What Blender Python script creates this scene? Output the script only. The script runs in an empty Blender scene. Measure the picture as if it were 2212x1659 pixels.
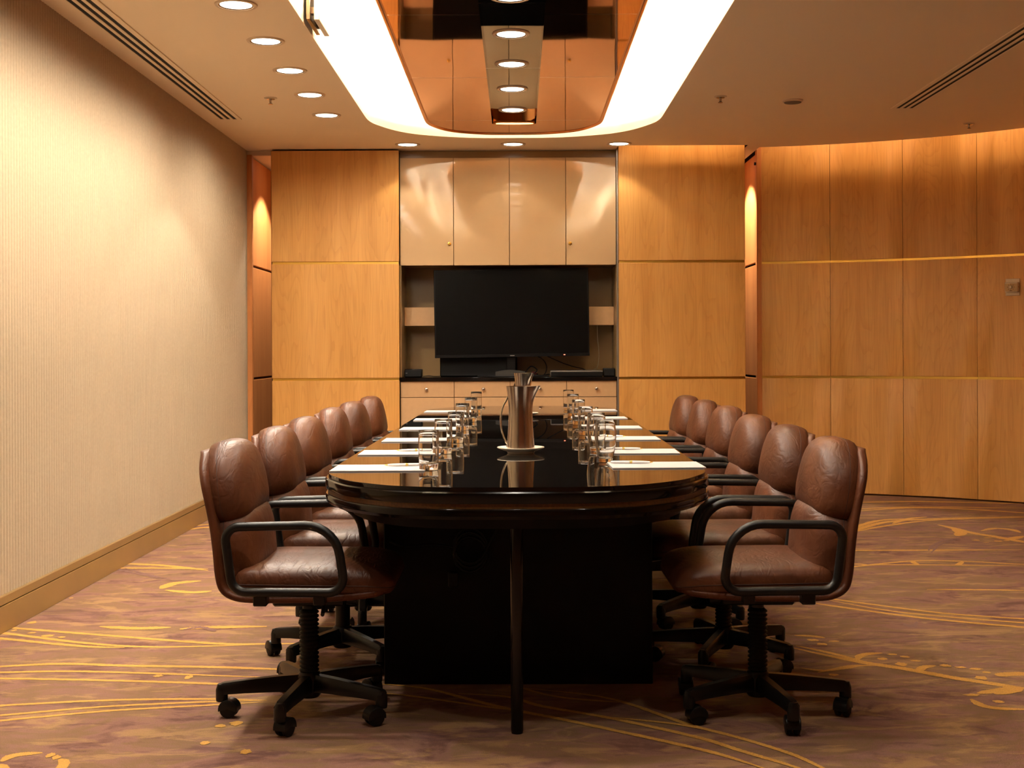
import bpy, bmesh, math, random
from mathutils import Vector, Matrix
from mathutils.geometry import tessellate_polygon
random.seed(7)
SC = bpy.context.scene
COL = SC.collection
R = math.radians
PI = math.pi

# ------------------------------------------------------------------ camera
F, VX, VY, CH, ROLL = 2800.0, 1119.0, 753.0, 1.13, 0.0042
cam_d = bpy.data.cameras.new('camera')
cam = bpy.data.objects.new('camera', cam_d)
COL.objects.link(cam)
cam.location = (0, 0, CH)
cam.rotation_euler = (PI / 2, ROLL, 0)
cam_d.sensor_width = 36
cam_d.lens = F / 2212 * 36
cam_d.shift_x = (1106 - VX) / 2212
cam_d.shift_y = (VY - 829.5) / 2212
cam_d.clip_start = 0.05
SC.camera = cam

# ------------------------------------------------------------------ world, exposure
w = bpy.data.worlds.new('world')
SC.world = w
w.use_nodes = True
w.node_tree.nodes['Background'].inputs[0].default_value = (0, 0, 0, 1)
SC.view_settings.view_transform = 'Standard'
SC.view_settings.look = 'None'
SC.view_settings.gamma = 1
SC.view_settings.use_curve_mapping = False
SC.view_settings.exposure = 1.52
SPOT_W = 42.0        # every downlight
LENS_E = 3.0        # brightness of a downlight lens
COVE_E = 84.0        # fluorescent tubes above the copper canopy
SLOT_E = 7.0        # warm tubes in the wall slot
LAMP_COL = (1.0, 0.91, 0.77)
COVE_COL = (1.0, 0.93, 0.81)
SLOT_COL = (1.0, 0.70, 0.42)


def lin(r, g, b):
    f = lambda c: (c / 255 / 12.92) if c <= 10 else ((c / 255 + 0.055) / 1.055) ** 2.4
    return (f(r), f(g), f(b), 1)


# ------------------------------------------------------------------ materials
def new_mat(name):
    m = bpy.data.materials.new(name)
    m.use_nodes = True
    nt = m.node_tree
    return m, nt, nt.nodes['Principled BSDF']


def setp(b, **k):
    for n, v in k.items():
        b.inputs[n.replace('_', ' ')].default_value = v


def node(nt, t, **k):
    n = nt.nodes.new(t)
    for a, v in k.items():
        setattr(n, a, v)
    return n


def plain(name, col, rough=0.5, metal=0.0, coat=0.0, bump=0.0, bscale=200.0, var=0.0, vscale=8.0, spec=0.5):
    m, nt, b = new_mat(name)
    b.inputs['Specular IOR Level'].default_value = spec
    setp(b, Base_Color=col, Roughness=rough, Metallic=metal)
    b.inputs['Coat Weight'].default_value = coat
    tc = node(nt, 'ShaderNodeTexCoord')
    if var:
        n = node(nt, 'ShaderNodeTexNoise')
        n.inputs['Scale'].default_value = vscale
        n.inputs['Detail'].default_value = 4
        nt.links.new(tc.outputs['Object'], n.inputs['Vector'])
        r = node(nt, 'ShaderNodeValToRGB')
        r.color_ramp.elements[0].position = 0.3
        r.color_ramp.elements[1].position = 0.7
        r.color_ramp.elements[0].color = tuple(c * (1 - var) for c in col[:3]) + (1,)
        r.color_ramp.elements[1].color = tuple(min(1, c * (1 + var)) for c in col[:3]) + (1,)
        nt.links.new(n.outputs['Fac'], r.inputs['Fac'])
        nt.links.new(r.outputs['Color'], b.inputs['Base Color'])
    if bump:
        n = node(nt, 'ShaderNodeTexNoise')
        n.inputs['Scale'].default_value = bscale
        n.inputs['Detail'].default_value = 3
        nt.links.new(tc.outputs['Object'], n.inputs['Vector'])
        bp = node(nt, 'ShaderNodeBump')
        bp.inputs['Strength'].default_value = bump
        bp.inputs['Distance'].default_value = 0.002
        nt.links.new(n.outputs['Fac'], bp.inputs['Height'])
        nt.links.new(bp.outputs['Normal'], b.inputs['Normal'])
    return m


def emit(name, col, s):
    m, nt, b = new_mat(name)
    setp(b, Base_Color=(0.8, 0.8, 0.8, 1))
    b.inputs['Emission Color'].default_value = tuple(col) + (1,)
    b.inputs['Emission Strength'].default_value = s
    return m


def wood_mat(name, c0, c1, c2, rough=0.38):
    m, nt, b = new_mat(name)
    tc = node(nt, 'ShaderNodeTexCoord')
    oi = node(nt, 'ShaderNodeObjectInfo')
    mul = node(nt, 'ShaderNodeMath', operation='MULTIPLY')
    mul.inputs[1].default_value = 37.0
    nt.links.new(oi.outputs['Random'], mul.inputs[0])
    cmb = node(nt, 'ShaderNodeCombineXYZ')
    nt.links.new(mul.outputs[0], cmb.inputs[0])
    nt.links.new(mul.outputs[0], cmb.inputs[2])
    add = node(nt, 'ShaderNodeVectorMath', operation='ADD')
    nt.links.new(tc.outputs['Object'], add.inputs[0])
    nt.links.new(cmb.outputs[0], add.inputs[1])
    # big cathedral figure
    mp = node(nt, 'ShaderNodeMapping')
    mp.inputs['Scale'].default_value = (3.4, 3.4, 0.42)
    nt.links.new(add.outputs[0], mp.inputs['Vector'])
    n1 = node(nt, 'ShaderNodeTexNoise')
    n1.inputs['Scale'].default_value = 1.3
    n1.inputs['Detail'].default_value = 2
    n1.inputs['Roughness'].default_value = 0.4
    nt.links.new(mp.outputs[0], n1.inputs['Vector'])
    m2 = node(nt, 'ShaderNodeMath', operation='MULTIPLY')
    m2.inputs[1].default_value = 26.0
    nt.links.new(n1.outputs['Fac'], m2.inputs[0])
    fr = node(nt, 'ShaderNodeMath', operation='FRACT')
    nt.links.new(m2.outputs[0], fr.inputs[0])
    # fine pores
    mp2 = node(nt, 'ShaderNodeMapping')
    mp2.inputs['Scale'].default_value = (150, 150, 2.6)
    nt.links.new(add.outputs[0], mp2.inputs['Vector'])
    n2 = node(nt, 'ShaderNodeTexNoise')
    n2.inputs['Scale'].default_value = 1.0
    n2.inputs['Detail'].default_value = 3
    nt.links.new(mp2.outputs[0], n2.inputs['Vector'])
    # slow bands of tone
    mp3 = node(nt, 'ShaderNodeMapping')
    mp3.inputs['Scale'].default_value = (7, 7, 0.25)
    nt.links.new(add.outputs[0], mp3.inputs['Vector'])
    n3 = node(nt, 'ShaderNodeTexNoise')
    n3.inputs['Scale'].default_value = 1.0
    n3.inputs['Detail'].default_value = 3
    nt.links.new(mp3.outputs[0], n3.inputs['Vector'])
    r1 = node(nt, 'ShaderNodeValToRGB')
    e = r1.color_ramp.elements
    e[0].position, e[0].color = 0.3, c0
    e[1].position, e[1].color = 0.7, c2
    e.new(0.5).color = c1
    nt.links.new(n3.outputs['Fac'], r1.inputs['Fac'])
    mx = node(nt, 'ShaderNodeMixRGB', blend_type='MULTIPLY')
    r2 = node(nt, 'ShaderNodeValToRGB')
    r2.color_ramp.elements[0].position, r2.color_ramp.elements[0].color = 0.0, (0.86, 0.80, 0.74, 1)
    r2.color_ramp.elements[1].position, r2.color_ramp.elements[1].color = 0.35, (1, 1, 1, 1)
    nt.links.new(fr.outputs[0], r2.inputs['Fac'])
    mx.inputs[0].default_value = 0.55
    nt.links.new(r1.outputs[0], mx.inputs[1])
    nt.links.new(r2.outputs[0], mx.inputs[2])
    mx2 = node(nt, 'ShaderNodeMixRGB', blend_type='MULTIPLY')
    r3 = node(nt, 'ShaderNodeValToRGB')
    r3.color_ramp.elements[0].position, r3.color_ramp.elements[0].color = 0.35, (0.80, 0.74, 0.66, 1)
    r3.color_ramp.elements[1].position, r3.color_ramp.elements[1].color = 0.55, (1, 1, 1, 1)
    nt.links.new(n2.outputs['Fac'], r3.inputs['Fac'])
    mx2.inputs[0].default_value = 0.5
    nt.links.new(mx.outputs[0], mx2.inputs[1])
    nt.links.new(r3.outputs[0], mx2.inputs[2])
    nt.links.new(mx2.outputs[0], b.inputs['Base Color'])
    setp(b, Roughness=rough)
    return m


def leather_mat(name, c0, c1, c2):
    m, nt, b = new_mat(name)
    tc = node(nt, 'ShaderNodeTexCoord')
    oi = node(nt, 'ShaderNodeObjectInfo')
    mul = node(nt, 'ShaderNodeMath', operation='MULTIPLY')
    mul.inputs[1].default_value = 19.0
    nt.links.new(oi.outputs['Random'], mul.inputs[0])
    cmb = node(nt, 'ShaderNodeCombineXYZ')
    for i in range(3):
        nt.links.new(mul.outputs[0], cmb.inputs[i])
    add = node(nt, 'ShaderNodeVectorMath', operation='ADD')
    nt.links.new(tc.outputs['Object'], add.inputs[0])
    nt.links.new(cmb.outputs[0], add.inputs[1])
    n1 = node(nt, 'ShaderNodeTexNoise')
    n1.inputs['Scale'].default_value = 5
    n1.inputs['Detail'].default_value = 5
    n1.inputs['Roughness'].default_value = 0.6
    nt.links.new(add.outputs[0], n1.inputs['Vector'])
    r1 = node(nt, 'ShaderNodeValToRGB')
    e = r1.color_ramp.elements
    e[0].position, e[0].color = 0.3, c0
    e[1].position, e[1].color = 0.72, c2
    e.new(0.5).color = c1
    nt.links.new(n1.outputs['Fac'], r1.inputs['Fac'])
    nt.links.new(r1.outputs[0], b.inputs['Base Color'])
    # creases: stretched, distorted noise ridges
    mp = node(nt, 'ShaderNodeMapping')
    mp.inputs['Scale'].default_value = (40, 13, 24)
    nt.links.new(add.outputs[0], mp.inputs['Vector'])
    n2 = node(nt, 'ShaderNodeTexNoise')
    n2.inputs['Scale'].default_value = 0.8
    n2.inputs['Detail'].default_value = 2
    n2.inputs['Distortion'].default_value = 0.8
    nt.links.new(mp.outputs[0], n2.inputs['Vector'])
    sb = node(nt, 'ShaderNodeMath', operation='SUBTRACT')
    sb.inputs[1].default_value = 0.5
    nt.links.new(n2.outputs['Fac'], sb.inputs[0])
    ab = node(nt, 'ShaderNodeMath', operation='ABSOLUTE')
    nt.links.new(sb.outputs[0], ab.inputs[0])
    r2 = node(nt, 'ShaderNodeValToRGB')
    r2.color_ramp.elements[0].position = 0.0
    r2.color_ramp.elements[1].position = 0.13
    nt.links.new(ab.outputs[0], r2.inputs['Fac'])
    n3 = node(nt, 'ShaderNodeTexNoise')
    n3.inputs['Scale'].default_value = 320
    nt.links.new(tc.outputs['Object'], n3.inputs['Vector'])
    b1 = node(nt, 'ShaderNodeBump')
    b1.inputs['Strength'].default_value = 0.22
    b1.inputs['Distance'].default_value = 0.003
    nt.links.new(r2.outputs[0], b1.inputs['Height'])
    b2 = node(nt, 'ShaderNodeBump')
    b2.inputs['Strength'].default_value = 0.12
    b2.inputs['Distance'].default_value = 0.001
    nt.links.new(n3.outputs['Fac'], b2.inputs['Height'])
    nt.links.new(b1.outputs[0], b2.inputs['Normal'])
    nt.links.new(b2.outputs[0], b.inputs['Normal'])
    setp(b, Roughness=0.42)
    b.inputs['Specular IOR Level'].default_value = 0.27
    return m


def carpet_mat():
    m, nt, b = new_mat('carpet')
    tc = node(nt, 'ShaderNodeTexCoord')

    def nz(scale, sx, sy, det, dist=0.0, rough=0.55):
        mp = node(nt, 'ShaderNodeMapping')
        mp.inputs['Scale'].default_value = (sx, sy, 1)
        nt.links.new(tc.outputs['Object'], mp.inputs['Vector'])
        n = node(nt, 'ShaderNodeTexNoise')
        n.inputs['Scale'].default_value = scale
        n.inputs['Detail'].default_value = det
        n.inputs['Distortion'].default_value = dist
        n.inputs['Roughness'].default_value = rough
        nt.links.new(mp.outputs[0], n.inputs['Vector'])
        return n

    def ramp(src, stops):
        r = node(nt, 'ShaderNodeValToRGB')
        e = r.color_ramp.elements
        e[0].position, e[0].color = stops[0]
        e[1].position, e[1].color = stops[-1]
        for p, c in stops[1:-1]:
            e.new(p).color = c
        nt.links.new(src.outputs['Fac'], r.inputs['Fac'])
        return r
    mauve, brown, olive, tan = lin(144, 106, 92), lin(114, 80, 70), lin(134, 104, 76), lin(178, 140, 94)
    base = ramp(nz(2.6, 1.0, 1.8, 8, 0.6, 0.68), [(0.36, brown), (0.46, mauve), (0.54, olive), (0.66, mauve)])
    streak = ramp(nz(3.6, 1.0, 2.5, 8, 0.6, 0.68), [(0.52, (0, 0, 0, 1)), (0.60, (1, 1, 1, 1))])
    mx = node(nt, 'ShaderNodeMixRGB')
    nt.links.new(streak.outputs[0], mx.inputs[0])
    nt.links.new(base.outputs[0], mx.inputs[1])
    mx.inputs[2].default_value = tan
    sc = node(nt, 'ShaderNodeMath', operation='MULTIPLY')
    sc.inputs[1].default_value = 0.58
    nt.links.new(streak.outputs[0], sc.inputs[0])
    nt.links.new(sc.outputs[0], mx.inputs[0])
    dark = ramp(nz(3.2, 0.9, 2.6, 8, 0.8, 0.68), [(0.56, (0, 0, 0, 1)), (0.64, (1, 1, 1, 1))])
    sc2 = node(nt, 'ShaderNodeMath', operation='MULTIPLY')
    sc2.inputs[1].default_value = 0.65
    nt.links.new(dark.outputs[0], sc2.inputs[0])
    mx2 = node(nt, 'ShaderNodeMixRGB')
    nt.links.new(sc2.outputs[0], mx2.inputs[0])
    nt.links.new(mx.outputs[0], mx2.inputs[1])
    mx2.inputs[2].default_value = lin(104, 72, 70)
    pile = nz(420, 1, 1, 2)
    pr = ramp(pile, [(0.3, (0.72, 0.72, 0.72, 1)), (0.7, (1.12, 1.12, 1.12, 1))])
    mx3 = node(nt, 'ShaderNodeMixRGB', blend_type='MULTIPLY')
    mx3.inputs[0].default_value = 1
    nt.links.new(mx2.outputs[0], mx3.inputs[1])
    nt.links.new(pr.outputs[0], mx3.inputs[2])
    nt.links.new(mx3.outputs[0], b.inputs['Base Color'])
    bp = node(nt, 'ShaderNodeBump')
    bp.inputs['Strength'].default_value = 0.5
    bp.inputs['Distance'].default_value = 0.003
    nt.links.new(pile.outputs['Fac'], bp.inputs['Height'])
    nt.links.new(bp.outputs[0], b.inputs['Normal'])
    setp(b, Roughness=0.95)
    b.inputs['Specular IOR Level'].default_value = 0.1
    return m


def glass_mat():
    m, nt, b = new_mat('clear_glass')
    setp(b, Base_Color=(0.97, 0.98, 0.97, 1), Roughness=0.0, IOR=1.5)
    b.inputs['Transmission Weight'].default_value = 1.0
    return m


def wavy_metal(name, col, rough, bump, scale):
    m, nt, b = new_mat(name)
    setp(b, Base_Color=col, Roughness=rough, Metallic=1.0)
    tc = node(nt, 'ShaderNodeTexCoord')
    mp = node(nt, 'ShaderNodeMapping')
    mp.inputs['Scale'].default_value = (scale, scale * 0.6, scale)
    nt.links.new(tc.outputs['Object'], mp.inputs['Vector'])
    n = node(nt, 'ShaderNodeTexNoise')
    n.inputs['Scale'].default_value = 1
    n.inputs['Detail'].default_value = 1
    nt.links.new(mp.outputs[0], n.inputs['Vector'])
    bp = node(nt, 'ShaderNodeBump')
    bp.inputs['Strength'].default_value = 1.0
    bp.inputs['Distance'].default_value = bump
    nt.links.new(n.outputs['Fac'], bp.inputs['Height'])
    nt.links.new(bp.outputs[0], b.inputs['Normal'])
    return m


M = {}
M['ceiling'] = plain('ceiling_paint', lin(248, 228, 198), 0.9, bump=0.1, bscale=300)
M['cove'] = plain('cove_paint', lin(238, 228, 210), 0.9)
M['void'] = plain('void_black', (0.02, 0.016, 0.012, 1), 0.9)
M['fabric_wall'] = plain('ribbed_wall_fabric', lin(178, 159, 132), 0.92, bump=0.5, bscale=260, var=0.05, vscale=60)
M['skirting'] = plain('skirting_laminate', lin(142, 108, 58), 0.32, coat=0.2, var=0.08, vscale=5)
M['wood'] = wood_mat('maple_veneer', lin(204, 146, 72), lin(213, 156, 80), lin(220, 164, 90), 0.5)
M['wood_red'] = wood_mat('cherry_veneer', lin(196, 122, 62), lin(206, 132, 70), lin(212, 140, 78), 0.5)
M['brass'] = plain('brass', (0.72, 0.44, 0.09, 1), 0.28, 1.0)
M['shadow_gap'] = plain('groove_paint', lin(96, 62, 30), 0.8)
M['copper'] = wavy_metal('polished_copper', (0.76, 0.34, 0.125, 1), 0.03, 0.0012, 2.2)
M['copper_edge'] = plain('copper_edge', (0.80, 0.36, 0.13, 1), 0.25, 1.0)
M['mirror'] = wavy_metal('smoked_mirror', (0.205, 0.195, 0.182, 1), 0.012, 0.0005, 1.8)
M['beige_gloss'] = plain('beige_lacquer', lin(204, 172, 132), 0.055, bump=0.0, spec=0.75)
M['beige'] = plain('beige_laminate', lin(200, 160, 116), 0.4, var=0.03, vscale=30)
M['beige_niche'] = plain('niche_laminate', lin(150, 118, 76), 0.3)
M['black_lacquer'] = plain('black_lacquer', (0.004, 0.003, 0.0025, 1), 0.008)
M['black_edge'] = plain('black_edge_lacquer', (0.0035, 0.0025, 0.002, 1), 0.10, spec=0.3)
M['black_matte'] = plain('black_laminate', (0.003, 0.0022, 0.0018, 1), 0.45, spec=0.15)
M['burl'] = plain('burl_inlay', lin(92, 58, 18), 0.4, var=0.35, vscale=120)
M['plastic'] = plain('black_plastic', (0.006, 0.0052, 0.0046, 1), 0.33, bump=0.05, bscale=500, spec=0.3)
M['rubber'] = plain('black_rubber', (0.005, 0.0045, 0.0043, 1), 0.6, spec=0.25)
M['arm'] = plain('arm_plastic', (0.009, 0.0075, 0.0065, 1), 0.38, bump=0.1, bscale=700, spec=0.3)
M['leather'] = leather_mat('brown_leather', lin(68, 36, 20), lin(84, 46, 26), lin(104, 60, 35))
M['leather_shell'] = leather_mat('brown_shell_leather', lin(74, 38, 22), lin(86, 46, 26), lin(98, 54, 31))
M['stitch'] = plain('seam_thread', lin(56, 29, 16), 0.6)
M['steel'] = plain('brushed_steel', (0.50, 0.43, 0.35, 1), 0.2, 1.0)
M['chrome'] = plain('chrome', (0.85, 0.82, 0.78, 1), 0.08, 1.0)
M['ceramic'] = plain('white_ceramic', lin(226, 214, 196), 0.15, coat=0.4)
M['paper'] = plain('white_paper', lin(186, 178, 176), 0.85)
M['paper_edge'] = plain('paper_edge', lin(186, 176, 172), 0.9)
M['pen'] = plain('white_pen', lin(236, 232, 230), 0.2, coat=0.4)
M['gold'] = plain('gold_trim', (0.85, 0.60, 0.18, 1), 0.2, 1.0)
M['tv'] = plain('tv_screen', (0.0025, 0.002, 0.0018, 1), 0.3, spec=0.12)
M['tv_frame'] = plain('tv_frame', (0.004, 0.0035, 0.0035, 1), 0.3, spec=0.25)
M['logo'] = plain('logo_silver', lin(180, 170, 160), 0.4, 0.3)
M['led'] = emit('standby_led', (1.0, 0.08, 0.03), 2.5)
M['grey_plastic'] = plain('dark_grey_plastic', (0.045, 0.042, 0.038, 1), 0.3)
M['silver_plastic'] = plain('silver_trim', (0.32, 0.29, 0.27, 1), 0.3, 0.6)
M['cable_white'] = plain('pale_cable', lin(150, 136, 112), 0.5)
M['red'] = plain('red_plastic', lin(110, 20, 18), 0.5)
M['trim_white'] = plain('downlight_trim', lin(214, 190, 160), 0.35)
M['trim_dark'] = plain('downlight_reflector', lin(120, 96, 72), 0.25, 0.7)
M['ivory'] = plain('ivory_plastic', lin(206, 184, 150), 0.4)
M['ivory_dark'] = plain('tan_plastic', lin(186, 146, 84), 0.4)
M['print'] = plain('dark_print', lin(70, 44, 22), 0.7)
M['grille'] = plain('grille_grey', lin(110, 96, 84), 0.7)
M['lens'] = emit('downlight_lens', (1.0, 0.86, 0.68), LENS_E)
M['tube'] = emit('fluorescent_tube_glow', COVE_COL, COVE_E)
M['slot_tube'] = emit('warm_tube_glow', SLOT_COL, SLOT_E)
M['glass'] = glass_mat()
M['carpet'] = carpet_mat()
M['carpet_gold'] = plain('carpet_gold_pile', lin(196, 144, 62), 0.9, bump=0.5, bscale=420, var=0.22, vscale=260)
M['carpet_dark'] = plain('carpet_plum_pile', lin(124, 88, 78), 0.95, bump=0.5, bscale=420, var=0.2, vscale=200)
M['carpet_tan'] = plain('carpet_tan_pile', lin(184, 134, 68), 0.95, bump=0.5, bscale=420, var=0.25, vscale=90)


# ------------------------------------------------------------------ mesh builder
class MB:
    def __init__(s):
        s.v, s.f = [], []

    def add(s, vs, fs):
        o = len(s.v)
        s.v += [tuple(p) for p in vs]
        s.f += [tuple(i + o for i in f) for f in fs]
        return s

    def box(s, x0, x1, y0, y1, z0, z1):
        return s.add([(x0, y0, z0), (x1, y0, z0), (x1, y1, z0), (x0, y1, z0), (x0, y0, z1), (x1, y0, z1), (x1, y1, z1), (x0, y1, z1)],
                     [(0, 3, 2, 1), (4, 5, 6, 7), (0, 1, 5, 4), (1, 2, 6, 5), (2, 3, 7, 6), (3, 0, 4, 7)])

    def rbox(s, x0, x1, y0, y1, z0, z1, b=0.003, seg=1):
        bm = bmesh.new()
        bmesh.ops.create_cube(bm, size=1)
        for v in bm.verts:
            v.co = Vector(((x0 + x1) / 2 + v.co.x * (x1 - x0), (y0 + y1) / 2 + v.co.y * (y1 - y0), (z0 + z1) / 2 + v.co.z * (z1 - z0)))
        bmesh.ops.bevel(bm, geom=list(bm.edges), offset=b, segments=seg, profile=0.5, affect='EDGES')
        bm.verts.index_update()
        s.add([v.co for v in bm.verts], [[v.index for v in f.verts] for f in bm.faces])
        bm.free()
        return s

    def loft(s, rings, closed=True, cap0=True, cap1=True):
        n = len(rings[0])
        vs = [p for r in rings for p in r]
        fs = []
        for i in range(len(rings) - 1):
            for j in range(n if closed else n - 1):
                a, b = i * n + j, i * n + (j + 1) % n
                fs.append((a, b, b + n, a + n))
        if cap0:
            fs.append(tuple(range(n - 1, -1, -1)))
        if cap1:
            k = (len(rings) - 1) * n
            fs.append(tuple(range(k, k + n)))
        return s.add(vs, fs)

    def lathe(s, prof, n=24, c=(0, 0, 0), cap0=False, cap1=False):
        rings = [[(c[0] + r * math.cos(2 * PI * j / n), c[1] + r * math.sin(2 * PI * j / n), c[2] + z) for j in range(n)] for r, z in prof]
        return s.loft(rings, True, cap0, cap1)

    def tube(s, path, rad, n=8, closed=False, flat=1.0, up=None):
        path = [Vector(p) for p in path]
        k = len(path)
        rads = rad if isinstance(rad, (list, tuple)) else [rad] * k
        rings = []
        prev = None
        for i in range(k):
            a = path[i - 1] if (i > 0 or closed) else path[0]
            b = path[(i + 1) % k] if (i < k - 1 or closed) else path[-1]
            t = (b - a).normalized()
            if up is not None:
                u = Vector(up)
            elif prev is None:
                u = Vector((0, 0, 1)) if abs(t.z) < 0.9 else Vector((1, 0, 0))
            else:
                u = prev
            u = (u - t * u.dot(t)).normalized()
            prev = u
            v = t.cross(u)
            rings.append([path[i] + u * math.cos(2 * PI * j / n) * rads[i] + v * math.sin(2 * PI * j / n) * rads[i] * flat for j in range(n)])
        if closed:
            rings.append(rings[0])
        return s.loft(rings, True, not closed, not closed)

    def mesh(s, name, smooth=True, ang=38):
        me = bpy.data.meshes.new(name)
        me.from_pydata(s.v, [], s.f)
        bm = bmesh.new()
        bm.from_mesh(me)
        bmesh.ops.remove_doubles(bm, verts=bm.verts, dist=1e-5)
        bmesh.ops.recalc_face_normals(bm, faces=bm.faces)
        bm.to_mesh(me)
        bm.free()
        if smooth:
            for p in me.polygons:
                p.use_smooth = True
            me.set_sharp_from_angle(angle=R(ang))
        return me


def link(name, data, mat=None, parent=None, loc=(0, 0, 0), rot=(0, 0, 0)):
    o = bpy.data.objects.new(name, data)
    COL.objects.link(o)
    o.location = loc
    o.rotation_euler = rot
    if mat is not None and data is not None and not data.materials:
        data.materials.append(M[mat])
    if parent is not None:
        o.parent = parent
    return o


def obj(name, mb, mat, parent=None, loc=(0, 0, 0), rot=(0, 0, 0), smooth=True, ang=38):
    return link(name, mb.mesh(name, smooth, ang), mat, parent, loc, rot)


def tag(o, label=None, cat=None, group=None, kind=None):
    for k, v in (('label', label), ('category', cat), ('group', group), ('kind', kind)):
        if v:
            o[k] = v
    return o


def thing(name, label, cat, loc=(0, 0, 0), rotz=0.0, group=None):
    return tag(link(name, None, loc=loc, rot=(0, 0, rotz)), label, cat, group)


def wob(mb, p):     # world-space geometry moved into the frame of a thing standing at p
    mb.v = [(a - p[0], b - p[1], c - p[2]) for a, b, c in mb.v]
    return mb


def copy_tree(o, parent=None):
    c = o.copy()
    COL.objects.link(c)
    c.parent = parent
    for ch in list(o.children):
        copy_tree(ch, c)
    return c


def rrect(w, h, r, n=6, c=(0, 0)):
    """rounded rectangle, r = (right-top, left-top, left-bottom, right-bottom)"""
    pts = []
    for k, (sx, sy) in enumerate(((1, 1), (-1, 1), (-1, -1), (1, -1))):
        rr = r[k] if isinstance(r, (list, tuple)) else r
        cx, cy = sx * (w / 2 - rr), sy * (h / 2 - rr)
        for i in range(n + 1):
            a = PI / 2 * (k + i / n)
            pts.append((c[0] + cx + rr * math.cos(a), c[1] + cy + rr * math.sin(a)))
    return pts


def fillet(poly, rads, n=6):
    out = []
    k = len(poly)
    for i in range(k):
        p, a, b = Vector(poly[i]), Vector(poly[i - 1]), Vector(poly[(i + 1) % k])
        u, v = (a - p).normalized(), (b - p).normalized()
        ang = math.acos(max(-1, min(1, u.dot(v))))
        d = rads[i] / math.tan(ang / 2)
        p0, p1 = p + u * d, p + v * d
        cen = p + (u + v).normalized() * (rads[i] / math.sin(ang / 2))
        a0 = math.atan2(p0.y - cen.y, p0.x - cen.x)
        a1 = math.atan2(p1.y - cen.y, p1.x - cen.x)
        da = (a1 - a0 + PI) % (2 * PI) - PI
        for j in range(n + 1):
            t = a0 + da * j / n
            out.append((cen.x + rads[i] * math.cos(t), cen.y + rads[i] * math.sin(t)))
    return out


def crom(pts, n=8):
    """Catmull-Rom through 2D or 3D points"""
    P = [Vector(p) for p in pts]
    out = []
    for i in range(len(P) - 1):
        p0, p1, p2, p3 = P[max(i - 1, 0)], P[i], P[i + 1], P[min(i + 2, len(P) - 1)]
        for j in range(n):
            t = j / n
            out.append(0.5 * ((2 * p1) + (p2 - p0) * t + (2 * p0 - 5 * p1 + 4 * p2 - p3) * t * t + (3 * p1 - p0 - 3 * p2 + p3) * t ** 3))
    out.append(P[-1])
    return out


def flat_poly(mb, loops, z):
    """flat face with holes"""
    L = [[Vector((x, y, 0)) for x, y in l] for l in loops]
    tri = tessellate_polygon(L)
    vs = [(p.x, p.y, z) for l in L for p in l]
    mb.add(vs, [tuple(t) for t in tri])
    return mb


def strip_wall(mb, loop, z0, z1, closed=True):
    n = len(loop)
    mb.add([(x, y, z0) for x, y in loop] + [(x, y, z1) for x, y in loop],
           [(i, (i + 1) % n, n + (i + 1) % n, n + i) for i in range(n if closed else n - 1)])
    return mb


def floor_pt(x, y):
    """a photo pixel to the point of the floor it shows"""
    dx, dy = x - VX, y - VY
    dx, dy = dx - ROLL * dy, dy + ROLL * dx
    d = F * CH / dy
    return (dx / F * d, d)


# ------------------------------------------------------------------ the room
LW, HC, TOPZ = -2.085, 2.662, 2.93          # left wall, ceiling, deck above
YF, YB, YD = -1.6, 9.90, 11.15               # wall behind the camera, panel plane, deepest back
AC = (1.35, 6.71)                            # centre of the curved wall
AR, AE = 3.43, 3.24                          # its radius, radius of the ceiling edge
TH0, DTH = 8.9, 9.0
NP = 9
XR = AC[0] + AR
G1, G2 = 0.900, 1.790                        # heights of the brass joints
JW = 0.018


def arc_pt(r, deg):
    return (AC[0] + r * math.sin(R(deg)), AC[1] + r * math.cos(R(deg)))


fl = MB()
flat_poly(fl, [[(LW - .3, YF), (XR + .1, YF), (XR + .1, YD), (LW - .3, YD)]], 0.0)
floor = tag(obj('floor', fl, 'carpet', smooth=False), kind='structure')

# ceiling with the long rounded opening
OC = -0.02                                   # axis of the ceiling feature
END = [(0, 0), (.33, .02), (.64, .145), (.81, .31), (.93, .56), (.975, .76), (.98, 1.06)]


def capsule(hw, y0, y1, ex=1.0, ey=None):
    """long outline with the softly bowed ends of the opening"""
    k = hw / .98
    ey = k if ey is None else ey
    half = crom([(x * k, d * ey) for x, d in END], 6)
    far = [(OC + p[0], y1 - p[1]) for p in half]              # centre -> right side
    near = [(OC + p[0], y0 + p[1]) for p in reversed(half)]
    right = far + near
    left = [(2 * OC - x, y) for x, y in reversed(right)][1:-1]
    return right + left


opening = capsule(.98, 2.80, 9.43)
edge_arc = [arc_pt(AE, 90 - (90 - TH0) * i / 40) for i in range(41)]
outer = [(LW - .002, YF), (AC[0] + AE, YF)] + edge_arc + [(edge_arc[-1][0], YD), (1.46, YD), (1.46, YB + .12), (1.745, YB + .12), (1.745, YB - .10), (.765, YB - .10), (.765, YD), (LW - .25, YD), (LW - .25, 9.98), (LW - .002, 9.98)]
cl = MB()
flat_poly(cl, [outer, opening], HC)
strip_wall(cl, [outer[1]] + edge_arc, HC, HC + .012, False)
strip_wall(cl, [(1.745, YB - .10), (.765, YB - .10)], HC, HC + .012, False)
ceiling = tag(obj('ceiling', cl, 'ceiling', ang=30), kind='structure')
cv = MB()
strip_wall(cv, opening, HC, TOPZ)
obj('recess_wall', cv, 'cove', ceiling, ang=25)
dk = MB()
flat_poly(dk, [[(LW - .3, YF - .02), (XR + .12, YF - .02), (XR + .12, YD + .02), (LW - .3, YD + .02)]], TOPZ)
obj('recess_ceiling', dk, 'cove', ceiling, smooth=False)

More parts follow.
